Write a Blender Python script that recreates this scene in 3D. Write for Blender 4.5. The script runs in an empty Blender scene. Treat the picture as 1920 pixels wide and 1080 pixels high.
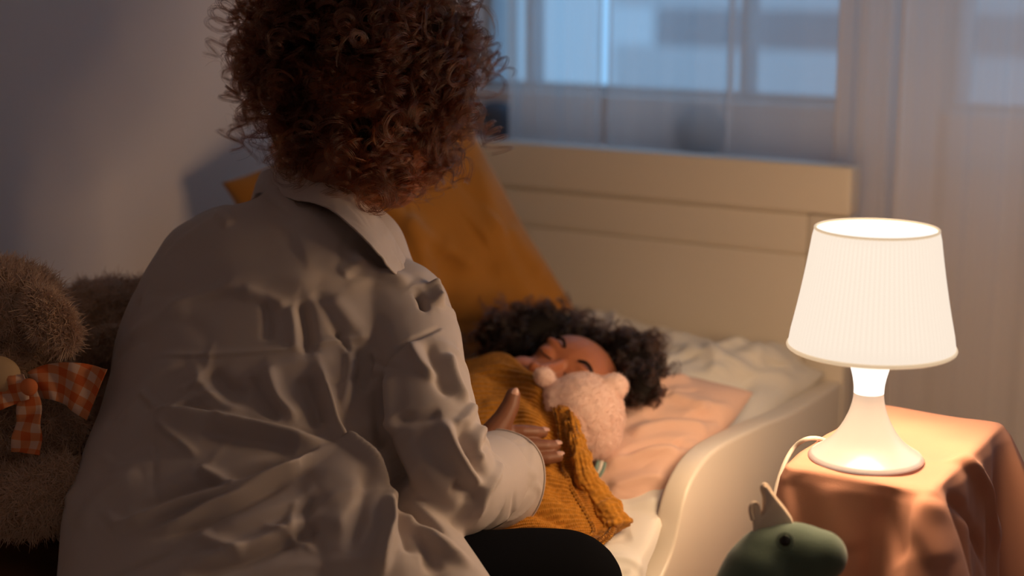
import bpy, bmesh, math, random
import numpy as np
from mathutils import Vector, Matrix, noise
from mathutils.bvhtree import BVHTree
from mathutils.kdtree import KDTree

SC = bpy.context.scene
COL = SC.collection
rng = np.random.default_rng(7)
random.seed(7)

# ------------------------------------------------------------------ camera
FPX, PITCH, CAMZ = 2933.0, math.radians(12.0), 1.08
cam_d = bpy.data.cameras.new('camera')
cam = bpy.data.objects.new('camera', cam_d)
COL.objects.link(cam)
cam_d.sensor_width = 36.0
cam_d.lens = FPX / 1920 * 36.0
cam.location = (0, 0, CAMZ)
cam.rotation_euler = (math.radians(90) - PITCH, 0, 0)
cam_d.clip_start = 0.02
cam_d.dof.use_dof = True
cam_d.dof.focus_distance = 1.74
cam_d.dof.aperture_fstop = 2.0
SC.camera = cam

# ------------------------------------------------------------------ view + world + lights
SC.view_settings.view_transform = 'Standard'
SC.view_settings.look = 'None'
SC.view_settings.gamma = 1.0
SC.view_settings.exposure = 0.0
SC.view_settings.use_curve_mapping = False
try:
    SC.cycles.use_denoising = True
    SC.cycles.max_bounces = 10
    SC.cycles.sample_clamp_indirect = 6.0
except Exception:
    pass

world = bpy.data.worlds.new('dusk')
SC.world = world
world.use_nodes = True
wn = world.node_tree.nodes
wn['Background'].inputs[0].default_value = (0.27, 0.55, 0.88, 1)
wn['Background'].inputs[1].default_value = 1.3

LAMP_XY = (0.3795, 1.604)         # the lamp stands about 1.65 m from the camera
TABLE_Z = 0.552
LK = 0.905                        # lamp size: 26 cm tall
bulb_d = bpy.data.lights.new('bulb_light', 'POINT')
bulb_d.energy = 14.5
bulb_d.color = (1.0, 0.65, 0.36)
bulb_d.shadow_soft_size = 0.112
bulb = bpy.data.objects.new('bulb_light', bulb_d)
COL.objects.link(bulb)
bulb.location = (LAMP_XY[0], LAMP_XY[1], 0.737)

fill_d = bpy.data.lights.new('fill_light', 'POINT')      # added dim warm fill for the shadow side, unseen behind the camera
fill_d.energy = 1.9
fill_d.color = (1.0, 0.70, 0.50)
fill_d.shadow_soft_size = 0.16
fill_ob = bpy.data.objects.new('fill_light', fill_d)
COL.objects.link(fill_ob)
fill_ob.location = (1.1, -0.4, 2.15)

# ------------------------------------------------------------------ helpers
CP, SP = math.cos(PITCH), math.sin(PITCH)

def at(px, py, d):
    """world point seen at photograph pixel (px, py), d metres along the view axis"""
    x = (px - 960) / FPX * d
    v = (540 - py) / FPX * d
    return np.array([x, d * CP + v * SP, CAMZ - d * SP + v * CP])

def imgdir(x, v, dep):
    """direction given as right / up in view / away from view"""
    w = np.array([x, dep * CP + v * SP, -dep * SP + v * CP])
    return w / np.linalg.norm(w)

AX = np.array([0.8508, -0.5255, 0.0])     # along the headboard, to the right
AN = np.array([0.5255, 0.8508, 0.0])      # bed axis, towards the window
H0 = np.array([0.489, 2.237, 0.0])        # right front end of headboard, on the floor

def B(s, t, z):
    return H0 + AX * s + AN * t + np.array([0, 0, z])

def hit_t(px, py, t):
    """where a photograph ray meets the vertical plane at offset t from the headboard -> (s, z)"""
    o = np.array([0, 0, CAMZ]); p = at(px, py, 1.0); d = p - o
    k = ((H0 + AN * t) @ AN - o @ AN) / (d @ AN)
    q = o + d * k
    return (q - H0) @ AX, q[2]

def on_z(px, py, z):
    o = np.array([0, 0, CAMZ]); d = at(px, py, 1.0) - o
    return o + d * ((z - CAMZ) / d[2])

def frame(axis, up=(0, 0, 1)):
    z = np.array(axis, float); z /= np.linalg.norm(z)
    u = np.array(up, float)
    if abs(z @ u) > 0.97: u = np.array([0, 1.0, 0])
    x = np.cross(u, z); x /= np.linalg.norm(x)
    return x, np.cross(z, x), z

class MB:
    """mesh builder: gathers shapes given in world coordinates"""
    def __init__(self):
        self.v = []; self.f = []; self.uv = None; self.n = 0
    def add(self, verts, faces):
        verts = np.asarray(verts, float).reshape(-1, 3)
        self.v.append(verts)
        self.f += [tuple(int(i) + self.n for i in fc) for fc in faces]
        self.n += len(verts)
        return self
    def box(self, c, size, ax=None):
        ax = np.eye(3) if ax is None else np.array(ax)
        h = np.array(size) / 2
        vs = [np.array(c) + ax[0] * h[0] * i + ax[1] * h[1] * j + ax[2] * h[2] * k for i in (-1, 1) for j in (-1, 1) for k in (-1, 1)]
        return self.add(vs, [(0, 1, 3, 2), (4, 6, 7, 5), (0, 4, 5, 1), (2, 3, 7, 6), (0, 2, 6, 4), (1, 5, 7, 3)])
    def bbox(self, s0, s1, t0, t1, z0, z1):
        """box in bed coordinates"""
        return self.box(B((s0 + s1) / 2, (t0 + t1) / 2, (z0 + z1) / 2), (s1 - s0, t1 - t0, z1 - z0), [AX, AN, (0, 0, 1)])
    def ell(self, c, r, ax=None, nu=24, nv=16):
        ax = np.eye(3) if ax is None else np.array(ax)
        c = np.array(c, float)
        vs = [c + ax[2] * r[2]]
        for i in range(1, nv):
            th = math.pi * i / nv
            for j in range(nu):
                ph = 2 * math.pi * j / nu
                vs.append(c + ax[0] * r[0] * math.sin(th) * math.cos(ph) + ax[1] * r[1] * math.sin(th) * math.sin(ph) + ax[2] * r[2] * math.cos(th))
        vs.append(c - ax[2] * r[2])
        fs = [(0, 1 + j, 1 + (j + 1) % nu) for j in range(nu)]
        for i in range(nv - 2):
            for j in range(nu):
                a = 1 + i * nu + j; b = 1 + i * nu + (j + 1) % nu
                fs.append((a, a + nu, b + nu, b))
        L = len(vs) - 1; o = 1 + (nv - 2) * nu
        fs += [(L, o + (j + 1) % nu, o + j) for j in range(nu)]
        return self.add(vs, fs)
    def loft(self, rings, cap=True, closed=True):
        """rings: arrays (m,3), same m"""
        m = len(rings[0]); vs = np.concatenate(rings); fs = []
        for i in range(len(rings) - 1):
            for j in range(m if closed else m - 1):
                a = i * m + j; b = i * m + (j + 1) % m
                fs.append((a, b, b + m, a + m))
        if cap:
            fs.append(tuple(range(m - 1, -1, -1)))
            fs.append(tuple(range((len(rings) - 1) * m, len(rings) * m)))
        return self.add(vs, fs)
    def tube(self, pts, rad, n=12, cap=True, flat=1.0):
        pts = np.array(pts, float)
        rad = [rad] * len(pts) if np.isscalar(rad) else rad
        T = np.gradient(pts, axis=0)
        x, y, _ = frame(T[0]); rings = []
        for p, t, r in zip(pts, T, rad):
            t = t / (np.linalg.norm(t) + 1e-12)
            x = x - t * (x @ t); x /= np.linalg.norm(x); y = np.cross(t, x)
            rings.append(np.array([p + r * (x * math.cos(2 * math.pi * k / n) + y * flat * math.sin(2 * math.pi * k / n)) for k in range(n)]))
        return self.loft(rings, cap)
    def caps(self, chain, n=16):
        """chain of (point, radius): rounded tapered limb"""
        for (p, r) in chain: self.ell(p, (r, r, r), None, n, 10)
        for (p, r), (q, s) in zip(chain[:-1], chain[1:]):
            p = np.array(p, float); q = np.array(q, float)
            if np.linalg.norm(q - p) < 1e-5: continue
            x, y, z = frame(q - p)
            self.loft([np.array([c + rr * (x * math.cos(2 * math.pi * k / n) + y * math.sin(2 * math.pi * k / n)) for k in range(n)]) for c, rr in ((p, r), (q, s))])
        return self
    def lathe(self, prof, c, n=64, cap=False):
        c = np.array(c, float)
        rings = [np.array([c + np.array([r * math.cos(2 * math.pi * k / n), r * math.sin(2 * math.pi * k / n), z]) for k in range(n)]) for r, z in prof]
        return self.loft(rings, cap)
    def V(self): return np.concatenate(self.v)

def raw_mesh(V, F, uv=None):
    me = bpy.data.meshes.new('m')
    me.from_pydata([tuple(v) for v in V], [], F)
    if uv is not None:
        l = me.uv_layers.new(name='UVMap')
        idx = np.empty(len(me.loops), dtype=np.int32); me.loops.foreach_get('vertex_index', idx)
        l.data.foreach_set('uv', np.asarray(uv, np.float32)[idx].ravel())
    me.update()
    return me

def eval_mods(me, setup):
    ob = bpy.data.objects.new('tmp', me); COL.objects.link(ob)
    setup(ob)
    dg = bpy.context.evaluated_depsgraph_get()
    out = bpy.data.meshes.new_from_object(ob.evaluated_get(dg))
    bpy.data.objects.remove(ob)
    return out

def fuse(mb, voxel, smooth=6, fac=0.5):
    """union of all gathered shapes as one skin"""
    me = raw_mesh(mb.V(), mb.f)
    def setup(ob):
        m = ob.modifiers.new('r', 'REMESH'); m.mode = 'VOXEL'; m.voxel_size = voxel; m.adaptivity = 0
        if smooth:
            s = ob.modifiers.new('s', 'SMOOTH'); s.factor = fac; s.iterations = smooth
    return eval_mods(me, setup)

def gv(me):
    a = np.empty(len(me.vertices) * 3, np.float32); me.vertices.foreach_get('co', a); return a.reshape(-1, 3).astype(float)
def gn(me):
    a = np.empty(len(me.vertices) * 3, np.float32); me.vertices.foreach_get('normal', a); return a.reshape(-1, 3).astype(float)
def sv(me, V):
    me.vertices.foreach_set('co', np.asarray(V, np.float32).ravel()); me.update()
def subdiv(me, n):
    def setup(ob):
        m = ob.modifiers.new('s', 'SUBSURF'); m.levels = n; m.render_levels = n
    return eval_mods(me, setup)
def polys(me):
    return [tuple(p.vertices) for p in me.polygons]

def cast_fn(me):
    bvh = BVHTree.FromPolygons([tuple(v) for v in gv(me)], polys(me))
    o = Vector((0, 0, CAMZ))
    def f(px, py):
        d = Vector(at(px, py, 1.0)) - o
        h = bvh.ray_cast(o, d.normalized())
        return None if h[0] is None else np.array(h[0])
    return f

def resample(P, n):
    P = np.array(P, float)
    s = np.concatenate([[0], np.cumsum(np.linalg.norm(np.diff(P, axis=0), axis=1))])
    # catmull-rom through the points
    tt = np.linspace(0, s[-1], n); out = []
    for t in tt:
        i = min(max(np.searchsorted(s, t) - 1, 0), len(P) - 2)
        u = (t - s[i]) / (s[i + 1] - s[i] + 1e-12)
        p0 = P[max(i - 1, 0)]; p1 = P[i]; p2 = P[i + 1]; p3 = P[min(i + 2, len(P) - 1)]
        out.append(0.5 * ((2 * p1) + (-p0 + p2) * u + (2 * p0 - 5 * p1 + 4 * p2 - p3) * u * u + (-p0 + 3 * p1 - 3 * p2 + p3) * u ** 3))
    return np.array(out)

def fold(V, N, poly, amp, w1, w2=None, acc=None):
    """raise a ridge (amp > 0) or sink a crease along a 3-D polyline lying on the surface; w1/w2 = widths to either side"""
    w2 = w1 if w2 is None else w2
    P = resample(poly, max(6, 4 * len(poly)))
    lo = P.min(0) - 3 * max(w1, w2); hi = P.max(0) + 3 * max(w1, w2)
    idx = np.where(((V > lo) & (V < hi)).all(1))[0]
    if len(idx) == 0: return
    X = V[idx]; best = np.full(len(idx), 1e9); par = np.zeros(len(idx)); side = np.zeros(len(idx))
    Ns = N[idx]; m = len(P) - 1
    for i in range(m):
        a, b = P[i], P[i + 1]; ab = b - a; L = ab @ ab + 1e-12
        u = np.clip(((X - a) @ ab) / L, 0, 1)
        dl = X - (a + u[:, None] * ab); d = np.linalg.norm(dl, axis=1)
        sd = np.einsum('ij,ij->i', np.cross(np.broadcast_to(ab, Ns.shape), Ns), dl)
        k = d < best
        best[k] = d[k]; par[k] = (i + u[k]) / m; side[k] = sd[k]
    w = np.where(side > 0, w1, w2)
    tap = np.clip(par / 0.22, 0, 1) * np.clip((1 - par) / 0.22, 0, 1)
    tap = tap * tap * (3 - 2 * tap)
    acc[idx] += amp * np.exp(-(best / w) ** 2) * (0.12 + 0.88 * tap)

def nz(V, scale, octv=3, seed=0.0, stretch=(1, 1, 1)):
    s = np.array(stretch) * scale
    return np.array([noise.fractal(Vector(v * s + seed), 0.9, 2.0, octv) for v in V])

def nz_fast(V, scale, seed=0, k=28):
    """cheap smooth noise as a sum of random plane waves"""
    r = np.random.default_rng(seed); out = np.zeros(len(V))
    for _ in range(k):
        d = r.normal(size=3); d /= np.linalg.norm(d)
        out += np.sin(V @ (d * scale * r.uniform(0.5, 1.6) * 2 * math.pi) + r.uniform(0, 6.28))
    return out / math.sqrt(k)

def wrinkle(V, scale, seed=0, k=20):
    """ridged noise, creases like crumpled cotton"""
    return 1 - np.abs(nz_fast(V + 0.015 * nz_fast(V, scale * 0.7, seed + 9)[:, None], scale, seed, k))

def creases(V, N, n, mean, spread, length, amp, width, seed=0, mask=None, bend=.35):
    """random soft folds of cloth running mostly along one direction; returns the height to add along the normal"""
    r = np.random.default_rng(seed); acc = np.zeros(len(V)); mean = np.array(mean, float); mean /= np.linalg.norm(mean)
    pool = np.arange(len(V)) if mask is None else np.where(mask)[0]
    for _ in range(n):
        i = r.choice(pool); d = mean + spread * r.normal(size=3); d -= N[i] * (d @ N[i]); d /= np.linalg.norm(d) + 1e-9
        sd = np.cross(d, N[i]); L = length * r.uniform(.5, 1.4); b = bend * L * r.normal()
        P = [V[i] + d * L * u + sd * b * (u * u - .25) for u in (-.5, -.2, .1, .5)]
        w = width * r.uniform(.6, 1.5); a = amp * r.uniform(.4, 1.2) * (1 if r.random() < .62 else -1)
        fold(V, N, P, a, w, w * r.uniform(.6, 1.8), acc)
    return acc

# ------------------------------------------------------------------ materials
def mat(name, col, rough=0.6, spec=0.5, **kw):
    m = bpy.data.materials.new(name); m.use_nodes = True
    nt = m.node_tree; b = nt.nodes['Principled BSDF']
    b.inputs['Base Color'].default_value = (*col, 1)
    b.inputs['Roughness'].default_value = rough
    b.inputs['Specular IOR Level'].default_value = spec
    for k, v in kw.items():
        if k == 'sheen': b.inputs['Sheen Weight'].default_value = v
        if k == 'sss':
            b.inputs['Subsurface Weight'].default_value = v; b.inputs['Subsurface Radius'].default_value = (1, .4, .2)
            b.inputs['Subsurface Scale'].default_value = kw.get('sss_scale', 0.008)
        if k == 'emit':
            b.inputs['Emission Color'].default_value = (*v[:3], 1); b.inputs['Emission Strength'].default_value = v[3]
    if 'vary' in kw:      # colour variation of the stuff itself
        amt, sc = kw['vary']
        tc = nt.nodes.new('ShaderNodeTexCoord'); n = nt.nodes.new('ShaderNodeTexNoise')
        n.inputs['Scale'].default_value = sc; n.inputs['Detail'].default_value = 4
        r = nt.nodes.new('ShaderNodeMapRange'); r.inputs[3].default_value = 1 - amt; r.inputs[4].default_value = 1 + amt
        mx = nt.nodes.new('ShaderNodeVectorMath'); mx.operation = 'SCALE'; mx.inputs[0].default_value = col
        nt.links.new(tc.outputs['Object'], n.inputs['Vector']); nt.links.new(n.outputs['Fac'], r.inputs[0])
        nt.links.new(r.outputs[0], mx.inputs['Scale']); nt.links.new(mx.outputs[0], b.inputs['Base Color'])
    if 'bump' in kw:
        st, sc = kw['bump']
        tc = nt.nodes.new('ShaderNodeTexCoord'); n = nt.nodes.new('ShaderNodeTexNoise')
        n.inputs['Scale'].default_value = sc; n.inputs['Detail'].default_value = 5
        bp = nt.nodes.new('ShaderNodeBump'); bp.inputs['Strength'].default_value = st; bp.inputs['Distance'].default_value = 0.002
        nt.links.new(tc.outputs['Object'], n.inputs['Vector']); nt.links.new(n.outputs['Fac'], bp.inputs['Height'])
        nt.links.new(bp.outputs[0], b.inputs['Normal'])
    return m

def weave(m, scale=900, st=0.25):
    nt = m.node_tree; b = nt.nodes['Principled BSDF']
    tc = nt.nodes.new('ShaderNodeTexCoord')
    a = nt.nodes.new('ShaderNodeTexWave'); a.inputs['Scale'].default_value = scale; a.bands_direction = 'X'
    c = nt.nodes.new('ShaderNodeTexWave'); c.inputs['Scale'].default_value = scale; c.bands_direction = 'Z'
    ad = nt.nodes.new('ShaderNodeMath'); ad.operation = 'ADD'
    bp = nt.nodes.new('ShaderNodeBump'); bp.inputs['Strength'].default_value = st; bp.inputs['Distance'].default_value = 0.0006
    for w in (a, c): nt.links.new(tc.outputs['Object'], w.inputs['Vector'])
    nt.links.new(a.outputs['Fac'], ad.inputs[0]); nt.links.new(c.outputs['Fac'], ad.inputs[1])
    nt.links.new(ad.outputs[0], bp.inputs['Height']); nt.links.new(bp.outputs[0], b.inputs['Normal'])
    return m

def hair_mat(name, col, rough=0.35, col2=None):
    m = bpy.data.materials.new(name); m.use_nodes = True; nt = m.node_tree
    for n in list(nt.nodes):
        if n.type == 'BSDF_PRINCIPLED': nt.nodes.remove(n)
    h = nt.nodes.new('ShaderNodeBsdfHairPrincipled')
    h.parametrization = 'COLOR'
    h.inputs['Color'].default_value = (*col, 1)
    h.inputs['Roughness'].default_value = rough; h.inputs['Radial Roughness'].default_value = 0.4
    nt.links.new(h.outputs[0], nt.nodes['Material Output'].inputs['Surface'])
    return m

M = {}
M['wall'] = mat('wall_paint', (0.76, 0.67, 0.63), 0.85, 0.2, bump=(0.15, 60))
M['ceiling'] = mat('ceiling_paint', (0.75, 0.73, 0.70), 0.9, 0.2)
M['floor'] = mat('floor_wood', (0.30, 0.19, 0.11), 0.5, vary=(0.25, 6))
M['frame'] = mat('window_white', (0.55, 0.58, 0.62), 0.45)
M['bedwhite'] = mat('bed_lacquer', (0.78, 0.70, 0.60), 0.38, 0.45)
M['sheet'] = weave(mat('white_cotton', (0.80, 0.76, 0.70), 0.85, 0.2, sheen=0.2), 700, 0.2)
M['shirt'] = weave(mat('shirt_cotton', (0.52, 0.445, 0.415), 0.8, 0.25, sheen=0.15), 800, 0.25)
M['pink'] = weave(mat('pink_cotton', (0.76, 0.50, 0.39), 0.85, 0.2, sheen=0.2), 700, 0.2)
M['mustard'] = mat('mustard_velvet', (0.46, 0.19, 0.028), 0.8, 0.2, sheen=0.35, vary=(0.12, 20))
M['knit'] = mat('mustard_knit', (0.47, 0.20, 0.026), 0.95, 0.08, sheen=0.2, vary=(0.6, 230))
M['black'] = mat('black_cloth', (0.004, 0.004, 0.005), 0.95, 0.03)
M['skin'] = mat('brown_skin', (0.23, 0.092, 0.048), 0.48, 0.45, sss=0.25, sss_scale=0.006)
M['skin_child'] = mat('child_skin', (0.44, 0.155, 0.07), 0.45, 0.45, sss=0.3, sss_scale=0.006)
M['lips'] = mat('lip_skin', (0.38, 0.10, 0.07), 0.4)
M['nail'] = mat('polished_nail', (0.62, 0.36, 0.28), 0.15, 0.7)
M['dark'] = mat('dark_hair_mat', (0.008, 0.005, 0.004), 0.7, 0.2)
M['hair'] = hair_mat('auburn_hair', (0.028, 0.006, 0.002), 0.25)
M['hair2'] = hair_mat('auburn_hair_fine', (0.075, 0.018, 0.005), 0.30)
M['hair_child'] = hair_mat('dark_brown_hair', (0.010, 0.004, 0.0025), 0.3)
M['teddy'] = mat('teddy_plush', (0.50, 0.36, 0.27), 0.95, 0.1)
M['teddy_fur'] = mat('teddy_fur', (0.70, 0.50, 0.38), 0.9, 0.1)
M['teddy_light'] = mat('teddy_light_plush', (0.62, 0.42, 0.24), 0.9, 0.1)
M['pinkplush'] = mat('pink_plush', (0.86, 0.63, 0.55), 0.95, 0.1, sheen=0.4)
M['green'] = mat('green_velour', (0.10, 0.145, 0.11), 0.9, 0.15, sheen=0.35, vary=(0.12, 30), bump=(0.25, 500))
M['felt'] = mat('cream_felt', (0.88, 0.72, 0.58), 0.95, 0.1)
M['eye'] = mat('black_bead', (0.005, 0.005, 0.005), 0.12, 0.6)
M['clothcoral'] = mat('coral_cloth', (0.70, 0.35, 0.245), 0.95, 0.08, sheen=0.05, bump=(0.12, 700))
M['wood'] = mat('stool_wood', (0.5, 0.33, 0.18), 0.5)
M['plastic'] = mat('white_plastic', (0.80, 0.78, 0.76), 0.2, 0.5)
M['cord'] = mat('white_cable', (0.75, 0.68, 0.6), 0.4)
M['pot'] = mat('dark_pot', (0.07, 0.08, 0.11), 0.7)
M['brown'] = mat('brown_throw', (0.16, 0.07, 0.03), 0.9, 0.1, bump=(0.6, 160))
M['facade'] = mat('pale_facade', (0.80, 0.78, 0.78), 0.8)
M['facade_dark'] = mat('dark_facade', (0.42, 0.40, 0.42), 0.8)
M['orange'] = mat('orange_ribbon', (0.74, 0.20, 0.06), 0.8)
M['button'] = mat('shirt_button', (0.7, 0.64, 0.58), 0.3)
M['mint'] = mat('mint_ribbon', (0.22, 0.33, 0.30), 0.7)

def m_shade():
    m = bpy.data.materials.new('lamp_shade'); m.use_nodes = True; nt = m.node_tree
    b = nt.nodes['Principled BSDF']
    b.inputs['Base Color'].default_value = (0.12, 0.12, 0.13, 1); b.inputs['Roughness'].default_value = 0.6
    b.inputs['Emission Color'].default_value = (1.0, 0.84, 0.68, 1); b.inputs['Emission Strength'].default_value = 0.96
    return m
M['shade'] = m_shade()
M['rim'] = mat('shade_rim', (0.5, 0.42, 0.3), 0.5, emit=(1.0, 0.72, 0.45, 0.65))
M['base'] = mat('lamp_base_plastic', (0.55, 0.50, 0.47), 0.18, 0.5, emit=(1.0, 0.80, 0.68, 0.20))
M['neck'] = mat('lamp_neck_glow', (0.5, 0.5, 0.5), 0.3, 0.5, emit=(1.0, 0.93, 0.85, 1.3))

def m_sheer(name, dens, col=(0.86, 0.80, 0.80)):
    m = bpy.data.materials.new(name); m.use_nodes = True; nt = m.node_tree
    nt.nodes.remove(nt.nodes['Principled BSDF'])
    t = nt.nodes.new('ShaderNodeBsdfTransparent'); d = nt.nodes.new('ShaderNodeBsdfDiffuse'); l = nt.nodes.new('ShaderNodeBsdfTranslucent')
    d.inputs[0].default_value = (*col, 1); l.inputs[0].default_value = (*col, 1)
    a = nt.nodes.new('ShaderNodeMixShader'); a.inputs[0].default_value = 0.5
    b = nt.nodes.new('ShaderNodeMixShader'); b.inputs[0].default_value = dens
    nt.links.new(d.outputs[0], a.inputs[1]); nt.links.new(l.outputs[0], a.inputs[2])
    nt.links.new(t.outputs[0], b.inputs[1]); nt.links.new(a.outputs[0], b.inputs[2])
    nt.links.new(b.outputs[0], nt.nodes['Material Output'].inputs['Surface'])
    return m
M['sheer'] = m_sheer('sheer_voile', 0.55, (.93, .91, .92))
M['sheer2'] = m_sheer('denser_voile', 0.80, (.93, .87, .84))

def m_glass():
    m = bpy.data.materials.new('window_glass'); m.use_nodes = True; nt = m.node_tree
    nt.nodes.remove(nt.nodes['Principled BSDF'])
    t = nt.nodes.new('ShaderNodeBsdfTransparent'); g = nt.nodes.new('ShaderNodeBsdfGlossy'); g.inputs['Roughness'].default_value = 0.02
    x = nt.nodes.new('ShaderNodeMixShader'); x.inputs[0].default_value = 0.05
    nt.links.new(t.outputs[0], x.inputs[1]); nt.links.new(g.outputs[0], x.inputs[2]); nt.links.new(x.outputs[0], nt.nodes['Material Output'].inputs['Surface'])
    return m
M['glass'] = m_glass()

def m_gingham():
    m = bpy.data.materials.new('orange_gingham'); m.use_nodes = True; nt = m.node_tree; b = nt.nodes['Principled BSDF']
    b.inputs['Roughness'].default_value = 0.8
    uv = nt.nodes.new('ShaderNodeUVMap'); sp = nt.nodes.new('ShaderNodeSeparateXYZ'); nt.links.new(uv.outputs[0], sp.inputs[0])
    outs = []
    for k in (0, 1):
        f = nt.nodes.new('ShaderNodeMath'); f.operation = 'FRACT'; g = nt.nodes.new('ShaderNodeMath'); g.operation = 'GREATER_THAN'; g.inputs[1].default_value = 0.5
        nt.links.new(sp.outputs[k], f.inputs[0]); nt.links.new(f.outputs[0], g.inputs[0]); outs.append(g)
    ad = nt.nodes.new('ShaderNodeMath'); ad.operation = 'ADD'
    nt.links.new(outs[0].outputs[0], ad.inputs[0]); nt.links.new(outs[1].outputs[0], ad.inputs[1])
    r = nt.nodes.new('ShaderNodeValToRGB'); r.color_ramp.interpolation = 'CONSTANT'
    e = r.color_ramp.elements; e[0].color = (0.72, 0.46, 0.34, 1); e[1].position = 0.6; e[1].color = (0.66, 0.13, 0.025, 1)
    n = e.new(0.3); n.color = (0.70, 0.25, 0.10, 1)
    hl = nt.nodes.new('ShaderNodeMath'); hl.operation = 'MULTIPLY'; hl.inputs[1].default_value = 0.5
    nt.links.new(ad.outputs[0], hl.inputs[0]); nt.links.new(hl.outputs[0], r.inputs[0]); nt.links.new(r.outputs[0], b.inputs['Base Color'])
    return m
M['gingham'] = m_gingham()

# ------------------------------------------------------------------ linking
def wloc(o):
    p = np.array(o.location)
    while o.parent: o = o.parent; p = p + np.array(o.location)
    return p

def link(name, me, material, parent=None, smooth=True, base=None):
    """one mesh object; mesh given in world coordinates, its origin moved to its base (or to its parent's)"""
    me.name = name
    V = gv(me)
    if parent is not None:
        o = wloc(parent); loc = (0, 0, 0)
    else:
        o = np.array([(V[:, 0].min() + V[:, 0].max()) / 2, (V[:, 1].min() + V[:, 1].max()) / 2, V[:, 2].min()]) if base is None else np.array(base)
        loc = o
    sv(me, V - o)
    ob = bpy.data.objects.new(name, me); COL.objects.link(ob); ob.location = loc
    me.materials.clear()
    if material: me.materials.append(M[material])
    if smooth: me.polygons.foreach_set('use_smooth', [True] * len(me.polygons))
    if parent is not None: ob.parent = parent
    return ob

def build(name, mb, material, parent=None, smooth=False, bevel=0, base=None):
    me = raw_mesh(mb.V(), mb.f)
    if bevel:
        def setup(ob):
            m = ob.modifiers.new('b', 'BEVEL'); m.width = bevel; m.segments = 3; m.limit_method = 'ANGLE'
        me = eval_mods(me, setup)
    return link(name, me, material, parent, smooth or bool(bevel), base)

def tag(o, label=None, cat=None, group=None, kind=None):
    if label: o['label'] = label
    if cat: o['category'] = cat
    if group: o['group'] = group
    if kind: o['kind'] = kind
    return o

def empty(name, loc, label, cat, group=None):
    o = bpy.data.objects.new(name, None); COL.objects.link(o); o.location = loc; o.empty_display_size = 0.05
    return tag(o, label, cat, group)

def strands(name, paths, radius, material, parent, taper=True):
    """hair curves from an array (n, m, 3) in world coordinates"""
    paths = np.asarray(paths, float); n, m, _ = paths.shape
    hc = bpy.data.hair_curves.new(name); hc.add_curves([m] * n)
    o = wloc(parent)
    hc.attributes['position'].data.foreach_set('vector', (paths - o).astype(np.float32).ravel())
    r = hc.attributes.get('radius') or hc.attributes.new('radius', 'FLOAT', 'POINT')
    t = np.linspace(0, 1, m)
    prof = radius * (1 - 0.75 * t ** 2) if taper else np.full(m, radius)
    rr = (prof[None, :] * rng.uniform(0.7, 1.2, size=(n, 1))).astype(np.float32)
    r.data.foreach_set('value', rr.ravel())
    hc.materials.append(M[material])
    ob = bpy.data.objects.new(name, hc); COL.objects.link(ob); ob.parent = parent
    return ob

def sample_surface(me_or_vf, n, keep=None, r=None):
    r = r or rng
    V, F = me_or_vf
    T = []
    for f in F:
        for k in range(1, len(f) - 1): T.append((f[0], f[k], f[k + 1]))
    T = np.array(T); a, b, c = V[T[:, 0]], V[T[:, 1]], V[T[:, 2]]
    N = np.cross(b - a, c - a); A = np.linalg.norm(N, axis=1) / 2
    N /= (2 * A[:, None] + 1e-12)
    if keep is not None:
        A = A * keep((a + b + c) / 3, N)
    i = r.choice(len(T), n, p=A / A.sum())
    u = r.random(n); v = r.random(n); k = u + v > 1; u[k] = 1 - u[k]; v[k] = 1 - v[k]
    return a[i] + u[:, None] * (b[i] - a[i]) + v[:, None] * (c[i] - a[i]), N[i]

def fur(name, me, n, length, radius, material, parent, keep=None, lay=0.8, m=5, curl=0.3, worldme=True):
    P, N = sample_surface((gv(me) + (0 if worldme else wloc(parent)), polys(me)), n, keep)
    D = N + lay * rng.normal(size=N.shape) * 0.6 + np.array([0, 0, -0.35])
    D /= np.linalg.norm(D, axis=1)[:, None]
    S = rng.normal(size=N.shape); t = np.linspace(0, 1, m)
    L = length * rng.uniform(0.6, 1.15, size=n)
    paths = P[:, None, :] - N[:, None, :] * 0.001 + D[:, None, :] * (t[None, :, None] * L[:, None, None]) + S[:, None, :] * curl * (t[None, :, None] ** 2) * L[:, None, None] * 0.5
    return strands(name, paths, radius, material, parent)

# ================================================================== THE ROOM
WT = 0.30            # window wall offset behind the headboard
SL, SR, TB, CH = -0.875, 2.3, -3.6, 2.45
def struct(name, mb, m, parent=None, **k):
    o = build(name, mb, m, parent, **k)
    if parent is None: o['kind'] = 'structure'
    return o
struct('floor', MB().bbox(SL - .2, SR + .1, TB - .1, WT + .22, -0.1, 0), 'floor')
struct('ceiling', MB().bbox(SL - .2, SR + .1, TB - .1, WT + .22, CH, CH + .1), 'ceiling')
struct('wall_left', MB().bbox(SL - .1, SL, TB, WT, 0, CH), 'wall')
struct('wall_right', MB().bbox(SR, SR + .1, TB, WT, 0, CH), 'wall')
struct('wall_front', MB().bbox(SL - .1, SR + .1, TB - .1, TB, 0, CH), 'wall')
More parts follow.
